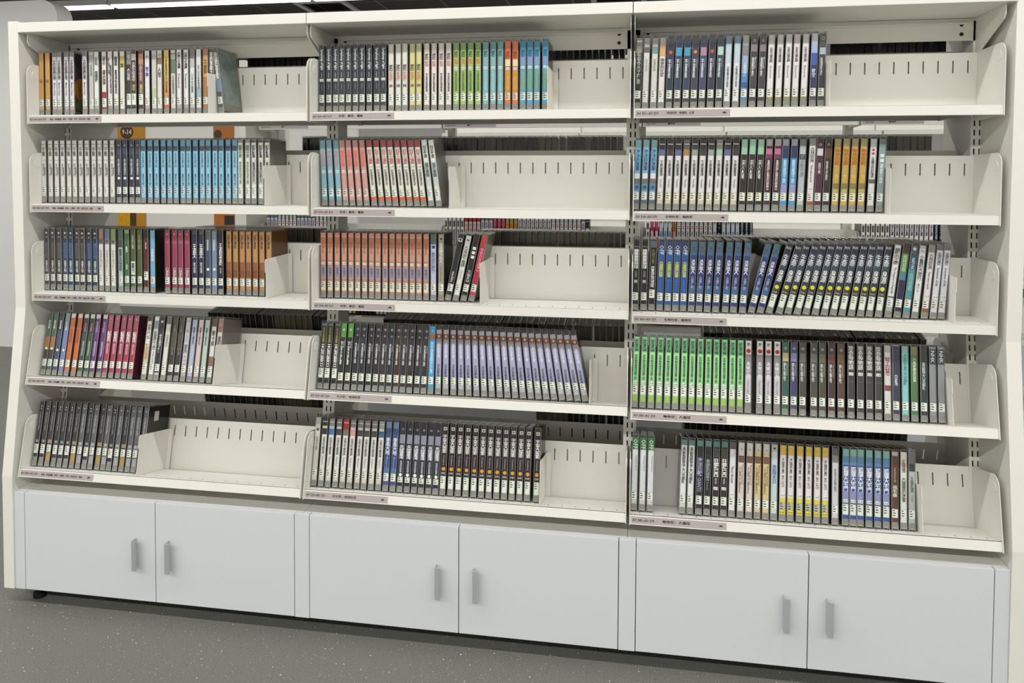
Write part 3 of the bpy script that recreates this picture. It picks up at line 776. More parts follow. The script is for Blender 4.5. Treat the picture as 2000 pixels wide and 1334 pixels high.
st('plum', 'plum', '#3f1f2a', [(.9, 1, '#b4aab0'), (.78, .86, '#c86a9c'), (.72, .78, '#7a3558')], [T('基因複製的秘密', .7, .26, '#ead9dc', w=.55)], keep='k')
st('ocean2', 'ocean blue', '#3f9ad6', [(.9, 1, '#a4a4b0'), (.72, .9, '#2b2f60'), (.22, .34, '#9a9ad0')], [T('藍色星球之旅', .7, .36, '#d5ecfa', w=.7)], keep='n')
st('silver', 'silver-grey', '#b9bfc4', [(.9, 1, '#6f7a74'), (.7, .78, '#3c4250')], [T('奈米新世界', .78, .44, '#7d858c', w=.8)], keep='k')
st('wplanet', 'white english-titled', '#e8dfe4', [(.9, 1, '#8f908c'), (0, .1, '#8f5a34')], [T('大自然的世界', .88, .66, '#46404a'), T('New nature world', .62, .38, '#2f2a30', 'r', .5)], keep='c', vol=.28, stick=(.1, .215, '#e9e2da'))
st('maroonw', 'burgundy white-patched', '#4f1c36', [(.76, .86, '#dcd4da')], [T('植物王國', .66, .5, '#e5cfda', w=.5)], [('ring', .92, 6, '#e5dfe2')], keep='m')
st('dkeye', 'brown-black', '#2e1f1e', [(.72, .86, '#5a3c36')], [T('昆蟲世界', .68, .4, '#d9cfca', dx=-.12, w=.5)], [('ring', .92, 5, '#d9d4d0')], keep='k')
st('gold', 'golden', '#c8a44a', [(.88, 1, '#a39a6a'), (.62, .88, '#dba23c'), (.28, .36, '#8a7a3a'), (.18, .28, '#b4b064')], [T('動物奇觀', .86, .62, '#b06f14', w=.95)], [('ring', .46, 7, '#f0dc96')], keep='o', stick=(.1, .225, '#e6e2bc'))
st('whiteq', 'white red-boxed', '#dcdcda', [(.88, 1, '#b9bcbc'), (.36, .42, '#5a5a58')], [T('生命的起源', .74, .44, '#3c3a3c', w=.6)], [('box', .84, 6, '#b0303c'), ('box', .79, 6, '#b0303c'), ('ring', .68, 7, '#2c2a2c')], keep='k')
st('tealgrey', 'grey-teal', '#8aa0a2', [(.92, 1, '#6d7472')], [T('國家公園', .64, .36, '#e6efee', w=.6)], [('box', .76, 9, '#dfe8e8'), ('box', .69, 9, '#dfe8e8')], keep='k')
st('rescue', 'black bold white-titled', '#141213', [(.9, .92, '#6d6a68')], [T('誰來救救地球', .88, .58, '#f6f4f2', w=1.0), T('拯救', .55, .45, '#8f8d8b', w=.5)], [('box', .39, 9, '#b4b2b0')], keep='k')
st('ama', 'black gilt-lettered', '#17171a', [(.9, 1, '#66777c')], [T('大地之母', .88, .66, '#8d8040', w=.6), T('亞馬遜河流域', .62, .3, '#ececec', w=.75)], keep='k', stick=(.14, .27, 'w'))
st('offblue', 'cobalt blue', '#1f55a4', [(.88, 1, '#2a4a84')], [T('OFF', .94, .8, '#eef2fa', 'r', .9), T('大堡礁的故事', .7, .46, '#d8e04a', w=.85), T('Great reef', .42, .26, '#6d92cc', 'r', .3)], keep='n')
st('icehunt', 'deep-sea blue', '#2a3a78', [(.88, 1, '#4f7c94'), (.8, .88, '#3f6a8c'), (.22, .34, '#3a6a98')], [T('冰海獵人', .74, .52, '#f2f2fa', w=.85), T('北極傳奇', .48, .3, '#aab4d6', w=.6)], [('box', .91, 7, '#6d5a66')], keep='k')
st('lifespring', 'night-blue yellow-badged', '#2c3450', [(0, .36, '#3a342c'), (.62, .75, '#36485c')], [T('ROI', .975, .935, '#f0f0f4', 'h', .9), T('生命', .86, .68, '#e4e8ee', w=1.0), T('泉源', .62, .44, '#f4f4f2', w=1.0), T('DVD', .295, .268, '#c9c4bc', 'h', .8)], [('disc', .36, 11, '#dcdc28')], keep='k', stick=(.05, .25, '#e2e8dc'))
st('wdragon', 'white dragonfly', '#e4e2e6', [(.24, .26, '#4a544c'), (0, .22, '#aab4aa')], [T('蜻蜓的王國', .96, .72, '#5c5648', w=.9), T('The kingdom of dragonfly', .68, .3, '#2c2a2c', 'r', .5)], keep='c')
st('dkgreen', 'dark green-boxed', '#2c2a48', [(.88, 1, '#4a342a'), (.6, .88, '#5c8a54'), (.5, .6, '#4f86a0')], [T('雨林探險', .86, .62, '#b8dca0')], keep='k')
st('kiting', 'teal-green', '#4f97a2', [(.88, 1, '#5a6464'), (.65, .88, '#2f4a6a')], [T('NATURE', .82, .66, '#cfe6f2', 'r', .6), T('自然奇觀', .6, .35, '#8fd0d0', w=.8)], [('disc', .95, 8, '#e4e6e6')], keep='k')
st('wq', 'white ring-topped', '#e6e6e6', [(.95, 1, '#b9b9b9')], [T('企鵝的大旅行', .86, .5, '#34343a'), T('March', .45, .25, '#8d8d92', 'r', .4)], [('ring', .92, 7, '#2c2c30')], keep='k')
st('wlife', 'white lilac-shaded', '#dcdae4', [(.93, 1, '#6a6874')], [T('生命的進化', .9, .72, '#4c4a54'), T('Invention of life', .68, .42, '#3c3a44', 'r', .5)], keep='c', vol=.27, stick=(.105, .215, '#e2e2da'))
st('greenser', 'bright green', '#a6e8a0', [(.78, .98, '#8ad296'), (.05, .14, '#9cc05e')], [T('野性放大鏡', .96, .78, '#1c5a32', w=.7), T('奇特動物環境保護之旅', .74, .36, '#226a38', w=.6)], keep='g', vol=.32, stick=(.15, .285, 'w'))
st('future', 'grey red-dot', '#8a8488', [(.8, 1, '#e6e2e0'), (.22, .5, '#cfc9d2')], [T('野', .97, .92, '#4a4648', w=.6), T('未來世界', .7, .44, '#e9e6ec', w=.95), T('Future is wild', .42, .24, '#8d8790', 'r', .5)], [('disc', .85, 11, '#b5202c')], keep='k')
for nm, c1, c2, lk in (('eyeteal', '#2f5c50', '#c4b48c', 'teal-green ring-marked'), ('eyeviolet', '#3f3c6c', '#8a86b4', 'violet ring-marked'), ('eyeash', '#46443f', '#6f6c66', 'ash ring-marked'), ('eyemoss', '#4c4636', '#6f6a4c', 'moss ring-marked'), ('eyewine', '#4a2826', '#6f3a34', 'wine ring-marked'), ('eyebrown', '#5c3a2c', '#7a5236', 'brown ring-marked')):
    st(nm, lk, c1, [(.72, .84, c2)], [T('野生動物', .7, .44, '#d6d8cc', dx=-.15, w=.5), T('Animal kingdom', .7, .3, '#b9bab0', 'r', .3, .28)], [('ring', .91, 6, '#dcdcd8')], keep='k')
st('blackmag', 'black magazine', '#3d3a3a', [(.88, 1, '#33302f'), (.465, .47, '#77746f')], [T('珍奇動物誌', .98, .64, '#e2e0de', w=1.0)], keep='k', vol=.58)
st('mosq', 'white crimson-lettered', '#dcd6d6', [(.9, 1, '#b4b0ae'), (.36, .44, '#8a4a4c')], [T('蚊子的秘密', .84, .58, '#9c2440', w=.95)], keep='c')
st('wnavy', 'white-edged navy', '#33364e', [(.95, 1, '#2a2c3a')], [T('白兔', .6, .44, '#e9eaf4', w=.6)], [], keep='w')
st('cyan', 'cyan-green', '#8accce', [(.9, 1, '#8fb4ae')], [T('水底世界大追蹤', .9, .45, '#3c8a84', w=.7)], keep='t')
st('grass', 'grass green', '#4f7a4a', [(.88, 1, '#7d7a50')], [T('公園裡的鳥', .84, .5, '#dfe8d2', w=.6)], keep='g')
st('dkzh', 'slate black', '#33373a', [], [T('恐龍大追蹤', .78, .4, '#c9cfd0', w=.6)], keep='k')
st('greyns', 'mid-grey dark-topped', '#8f9096', [(.76, .97, '#3a3f52')], [T('NHK', .95, .78, '#e4e6ee', 'r', .7)], keep='c')
st('offgreen', 'white green-capped', '#dcdee2', [(.82, 1, '#2f8a3c'), (0, .1, '#c9cbc4')], [T('OFF', .97, .83, '#eaf4ea', 'r', .9), T('Himalayan forest', .74, .32, '#6a6c78', 'r', .35, .2)], keep='k')
st('dinowhite', 'black-framed white', '#e4e4e2', [(.92, 1, '#5c8078'), (.0, .12, '#cfd0c4')], [T('恐龍戰爭大追蹤', .9, .38, '#34363a', w=.7)], keep='k')
st('giants', 'black violet-lettered', '#1f1e2a', [(.92, 1, '#5f8a84')], [T('海洋巨獸', .76, .5, '#b4b0d8', w=1.0), T('GIANTS', .48, .28, '#a8a4d0', 'r', .8)], keep='k')
st('bones', 'black grey-lettered', '#1d1e20', [(.92, 1, '#5f8a84')], [T('骨骼的秘密', .74, .44, '#a4a8a8', w=.8), T('bones', .42, .27, '#8d9090', 'r', .4)], keep='k')
st('brazil', 'black bold-titled', '#232120', [(.92, 1, '#4f7c78'), (.78, .9, '#45413e')], [T('狂野巴西', .76, .5, '#f4f4f0', w=1.0), T('BRAZIL', .48, .4, '#dcdcd8', 'r', .6)], keep='k', vol=.34)
st('dinop', 'white dinosaur', '#e2e0e4', [(.9, 1, '#5a4a56')], [T('恐龍復活', .88, .68, '#3c3a40', w=.75), T('Planet dinosaur', .66, .42, '#2c2a30', 'r', .5)], keep='k', vol=.27)
st('humanp', 'pink chimpanzee', '#e0cfca', [(.88, 1, '#d5d0ca'), (.72, .82, '#6f4c40')], [T('人類大歷史', .68, .3, '#8a746e', dx=-.18, w=.4), T('Human mammal', .7, .35, '#7a5c58', 'r', .35, .25)], [('ring', .91, 5, '#6d6660')], keep='c')
st('humano', 'sandy chimpanzee', '#dcc28e', [(.88, 1, '#cfc8ba'), (.72, .82, '#7a5034')], [T('人類大歷史', .68, .3, '#8a6c34', dx=-.18, w=.4), T('Human mammal', .7, .35, '#6f5224', 'r', .35, .25)], [('ring', .91, 5, '#6d6660')], keep='c')
st('wend', 'pale grey-blue', '#c9d2d6', [(.9, 1, '#b4b4aa')], [T('恐龍末日', .72, .46, '#4a78b0', w=.8)], [('disc', .95, 6, '#3c3c3c')], keep='c')
st('bigcats', 'white yellow-ended', '#e9e0e2', [(.86, 1, '#d8b43c'), (.0, .27, '#e0d04a')], [T('大貓世界', .83, .6, '#3a3436', w=.6), T('BIG CATS', .58, .42, '#3a3436', 'r', .55), T('DVD', .085, .065, '#5c5416', 'h', .8)], [('box', .94, 7, '#b8902a'), ('box', .94, 4, '#e6cc5c')], keep='k', vol=.31, stick=(.11, .215, '#b9bca8'))
st('wgreyt', 'white grey-topped worn', '#cfcfd2', [(.9, 1, '#5a5858'), (.8, .9, '#8c8a88')], [T('寶貝動物', .72, .4, '#8a8a90', w=.5)], keep='k')
st('meerkat', 'blue meerkat', '#34509c', [(.9, 1, '#7fb0a4'), (.78, .9, '#5a8ab4'), (.26, .42, '#8c92c4')], [T('狐獴大宅門', .76, .42, '#f0f4fc', w=1.0)], keep='k', vol=.29, stick=(.1, .25, '#e0e6da'))
st('brownfur', 'chocolate brown', '#5c3c2c', [(.94, 1, '#b9aaa0')], [T('長毛象', .54, .38, '#e2d8c8', w=.95), T('mammoth', .78, .58, '#b9a898', 'r', .4)], keep='r')
st('waixin', 'white brown-lettered', '#dfe0d8', [(.78, .98, '#e4d8d2')], [T('愛猩情', .9, .72, '#8a5c50', w=.7), T('大猩猩的故事', .66, .32, '#4c544c', w=.75)], keep='k')
st('greyan', 'grey anthropology', '#b4bab8', [(.84, 1, '#6f7070'), (.74, .84, '#3c3a38')], [T('人類起源', .68, .46, '#5a6462', w=.6), T('Origin', .42, .28, '#7d8684', 'r', .4)], keep='c')


def spine_material(name):
    """Printed paper: the colour bands of one spine as a constant ramp up the sleeve, with faint print grain."""
    d = STY[name]
    m = bpy.data.materials.new('spine_' + name)
    m.use_nodes = True
    nt = m.node_tree
    bs = nt.nodes['Principled BSDF']
    bs.inputs['Roughness'].default_value = 0.35
    bs.inputs['Specular IOR Level'].default_value = 0.3
    edges = sorted({0.0, *[e for bnd in d['bands'] for e in bnd[:2] if e < 1.0]})
    tc = nt.nodes.new('ShaderNodeAttribute')
    tc.attribute_name = 'up'
    rp = nt.nodes.new('ShaderNodeValToRGB')
    rp.color_ramp.interpolation = 'CONSTANT'

    def colour(f):
        c = d['base']
        for a, b, h in d['bands']:
            if a <= f < b:
                c = h
        return hexc(c)
    el = rp.color_ramp.elements
    while len(el) > 1:
        el.remove(el[-1])
    el[0].position = 0.0
    el[0].color = colour(1e-4)
    for e in edges[1:]:
        n = el.new(e)
        n.color = colour(e + 1e-4)
    nt.links.new(tc.outputs['Fac'], rp.inputs['Fac'])
    co = nt.nodes.new('ShaderNodeTexCoord')
    no = nt.nodes.new('ShaderNodeTexNoise')
    no.inputs['Scale'].default_value = 420
    no.inputs['Detail'].default_value = 2
    nt.links.new(co.outputs['Object'], no.inputs['Vector'])
    mp = nt.nodes.new('ShaderNodeMapRange')
    mp.inputs['To Min'].default_value = 0.86
    mp.inputs['To Max'].default_value = 1.12
    nt.links.new(no.outputs['Fac'], mp.inputs['Value'])
    mx = nt.nodes.new('ShaderNodeMix')
    mx.data_type = 'RGBA'
    mx.blend_type = 'MULTIPLY'
    mx.inputs['Factor'].default_value = 1.0
    nt.links.new(rp.outputs['Color'], mx.inputs['A'])
    nt.links.new(mp.outputs['Result'], mx.inputs['B'])
    nt.links.new(mx.outputs['Result'], bs.inputs['Base Color'])
    return m


INK = {}


def ink(h):
    return mat('ink_' + h.lstrip('#'), h, 0.5, 0.2)


def add_up(me, z0, h):
    at = me.attributes.new('up', 'FLOAT', 'POINT')
    at.data.foreach_set('value', [min(0.9999, max(0.0, (v.co.z - z0) / h)) for v in me.vertices])


def clear_box_mesh():
    mb = MB()
    e = 0.0011
    w = CW / 2
    x0, x1, y0, y1, z0, z1 = -w, w, 0.0, CD, 0.0, CH

    def P(i, j, k, a):
        # corner (i, j, k) pulled in on every axis but a
        x = (x0 if i == 0 else x1) + (0 if a == 0 else (e if i == 0 else -e))
        y = (y0 if j == 0 else y1) + (0 if a == 1 else (e if j == 0 else -e))
        z = (z0 if k == 0 else z1) + (0 if a == 2 else (e if k == 0 else -e))
        return (x, y, z)
    for a in range(3):
        for side in (0, 1):
            q = []
            for (p, r_) in ((0, 0), (1, 0), (1, 1), (0, 1)):
                c = [0, 0, 0]
                c[a] = side
                c[(a + 1) % 3], c[(a + 2) % 3] = p, r_
                q.append(P(*c, a))
            mb.poly(q, 0)
    for a in range(3):               # edge along axis a: strip between the two neighbouring faces
        b_, c_ = (a + 1) % 3, (a + 2) % 3
        for p in (0, 1):
            for r_ in (0, 1):
                q = []
                for (fa, side) in ((b_, 0), (c_, 0), (c_, 1), (b_, 1)):
                    c = [0, 0, 0]
                    c[a], c[b_], c[c_] = side, p, r_
                    q.append(P(*c, fa))
                mb.poly(q, 1)
    return mb.data('clear_box', [M_CLEAR, M_RIM])


def lock_mesh():
    mb = MB()
    w = CW / 2 - 0.0012
    mb.prism([(-w, 0.0035), (w, 0.0035), (w, 0.016), (w - 0.002, 0.020), (-w + 0.002, 0.020), (-w, 0.016)], 0.0006, 0.0014, 'y', 0)
    return mb.data('lock_bar', [M_LOCK])


def tab_mesh():
    mb = MB()
    mb.box(-0.0045, 0.0045, 0.0002, 0.0006, 0.005, 0.0075)
    return mb.data('lock_tab', [M_TAB])


def keep_mesh(k):
    return MB().box(-KW / 2, KW / 2, 0.0022, 0.0022 + KD, 0.009, 0.1925).data('inner_case', KEEP[k], 0.0008)


def label_mesh(z0, z1, col):
    mb = MB()
    w = SW / 2 - 0.0002
    a, b = SZ + z0 * SH, SZ + z1 * SH
    y = SY - 0.00025
    mb.box(-w, w, y, SY, a, b, 0)
    hh = b - a
    top = b - 0.0032 if hh < 0.03 else b - 0.004
    n = 3
    for i in range(n):
        zz = top - i * 0.0058
        if zz - 0.0022 < a + 0.0015:
            break
        mb.box(-w + 0.0016, -w + (0.0062, 0.0085, 0.0078)[i], y - 0.0002, y, zz - 0.0022, zz, 1)
    mb.box(-w, w, y - 0.0001, y, b - 0.0007, b - 0.0002, 1)
    mb.box(-w, w, y - 0.0001, y, a + 0.0003, a + 0.0007, 1)
    return mb.data('call_label', [M_PAPER if col == 'w' else mat('paper_' + col.lstrip('#'), col, 0.65, 0.15), mat('grey_print', '#3a3a38', 0.7, 0.1)])


ME_BOX, ME_LOCK, ME_TAB = clear_box_mesh(), lock_mesh(), tab_mesh()
ME_KEEP, ME_LABEL, ME_SLEEVE, ME_TITLE, ME_VOL = {}, {}, {}, {}, {}


def title_mesh(name):
    d = STY[name]
    if not d['titles'] and not d['marks']:
        return None
    mb = MB()
    mats, ix = [], {}

    def mi(h):
        if h not in ix:
            ix[h] = len(mats)
            mats.append(ink(h))
        return ix[h]
    layer = 0
    for shape, f, size, h in d['marks']:
        zc, s = SZ + f * SH, size / 1000.0
        layer += 1
        y = SY - 0.00022 - 0.00006 * layer
        if shape == 'disc':
            mb.poly([(x, y, z_) for x, z_ in ring(0, zc, s / 2, 20)][::-1], mi(h))
        elif shape == 'ring':
            o_, i_ = ring(0, zc, s / 2, 18), ring(0, zc, s / 2 - 0.0009, 18)
            for i in range(18):
                j = (i + 1) % 18
                mb.poly([(o_[i][0], y, o_[i][1]), (i_[i][0], y, i_[i][1]), (i_[j][0], y, i_[j][1]), (o_[j][0], y, o_[j][1])], mi(h))
        elif shape == 'bar':
            mb.poly([(0.0028, y, zc - 0.011), (0.0052, y, zc - 0.011), (0.0052, y, zc + 0.011), (0.0028, y, zc + 0.011)], mi(h))
        else:
            hw = min(s, SW - 0.001) / 2
            mb.poly([(-hw, y, zc - s / 2 * .9), (hw, y, zc - s / 2 * .9), (hw, y, zc + s / 2 * .9), (-hw, y, zc + s / 2 * .9)], mi(h))
    for body, a, b, h, mode, w, dx in d['titles']:
        put_text(mb, body, dx * SW, SY - 0.00055, SZ + a * SH, SW * w * 0.92, (a - b) * SH, mi(h), mode, bold=0.012, keep=False if mode == 'v' else True)
    return mb.data('spine_print', mats)


def vol_mesh(name, n):
    d = STY[name]
    zc = SZ + d['vol'] * SH
    mb = MB()
    y = SY - 0.0006
    mb.poly([(-0.0055, y, zc - 0.0038), (0.0055, y, zc - 0.0038), (0.0055, y, zc + 0.0038), (-0.0055, y, zc + 0.0038)], 0)
    put_text(mb, f'v.{n}', 0, y - 0.0002, zc + 0.0022, 0.0085, 0.0044, 1, bold=0.02)
    return mb.data('volume_mark', [M_PAPER, M_INK])


def case_parts(style, n):
    """[(name, mesh, parent index)] for one case; parent index None is the thing itself."""
    d = STY[style]
    if d['keep'] not in ME_KEEP:
        ME_KEEP[d['keep']] = keep_mesh(d['keep'])
    if style not in ME_SLEEVE:
        me = MB().box(-SW / 2, SW / 2, SY, SY + 0.0005, SZ, SZ + SH).data('spine_sleeve', spine_material(style))
        add_up(me, SZ, SH)
        ME_SLEEVE[style] = me
        ME_TITLE[style] = title_mesh(style)
    if d['stick'] not in ME_LABEL:
        ME_LABEL[d['stick']] = label_mesh(*d['stick'])
    out = [('clear_box', ME_BOX, None), ('lock_bar', ME_LOCK, 0), ('lock_tab', ME_TAB, 0), ('inner_case', ME_KEEP[d['keep']], None),
           ('spine_sleeve', ME_SLEEVE[style], 3), ('call_label', ME_LABEL[d['stick']], 3)]
    if ME_TITLE[style]:
        out.append(('spine_print', ME_TITLE[style], 3))
    if d['vol']:
        k = (d['vol'], n)
        if k not in ME_VOL:
            ME_VOL[k] = vol_mesh(style, n)
        out.append(('volume_mark', ME_VOL[k], 3))
    return out


class Mass:
    """Many meshes gathered into one object."""

    def __init__(self):
        self.v, self.f, self.mi, self.up = [], [], [], []
        self.mats, self.ix = [], {}

    def add(self, me, mw):
        k = len(self.v)
        up = me.attributes.get('up')
        for i, v in enumerate(me.vertices):
            self.v.append(tuple(mw @ v.co))
            self.up.append(up.data[i].value if up else 0.0)
        lut = []
        for m in me.materials:
            if m.name not in self.ix:
                self.ix[m.name] = len(self.mats)
                self.mats.append(m)
            lut.append(self.ix[m.name])
        for p in me.polygons:
            self.f.append(tuple(k + i for i in p.vertices))
            self.mi.append(lut[p.material_index])

    def build(self, name):
        me = bpy.data.meshes.new(name)
        me.from_pydata(self.v, [], self.f)
        for m in self.mats:
            me.materials.append(m)
        me.polygons.foreach_set('material_index', self.mi)
        at = me.attributes.new('up', 'FLOAT', 'POINT')
        at.data.foreach_set('value', self.up)
        return obj(name, me)


ONES = ['first', 'second', 'third', 'fourth', 'fifth', 'sixth', 'seventh', 'eighth', 'ninth', 'tenth', 'eleventh', 'twelfth', 'thirteenth', 'fourteenth',
        'fifteenth', 'sixteenth', 'seventeenth', 'eighteenth', 'nineteenth']


def ordinal(n):
    if n < 20:
        return ONES[n - 1]
    tens, u = divmod(n, 10)
    return {2: 'twentieth', 3: 'thirtieth'}[tens] if u == 0 else {2: 'twenty-', 3: 'thirty-'}[tens] + ONES[u - 1]


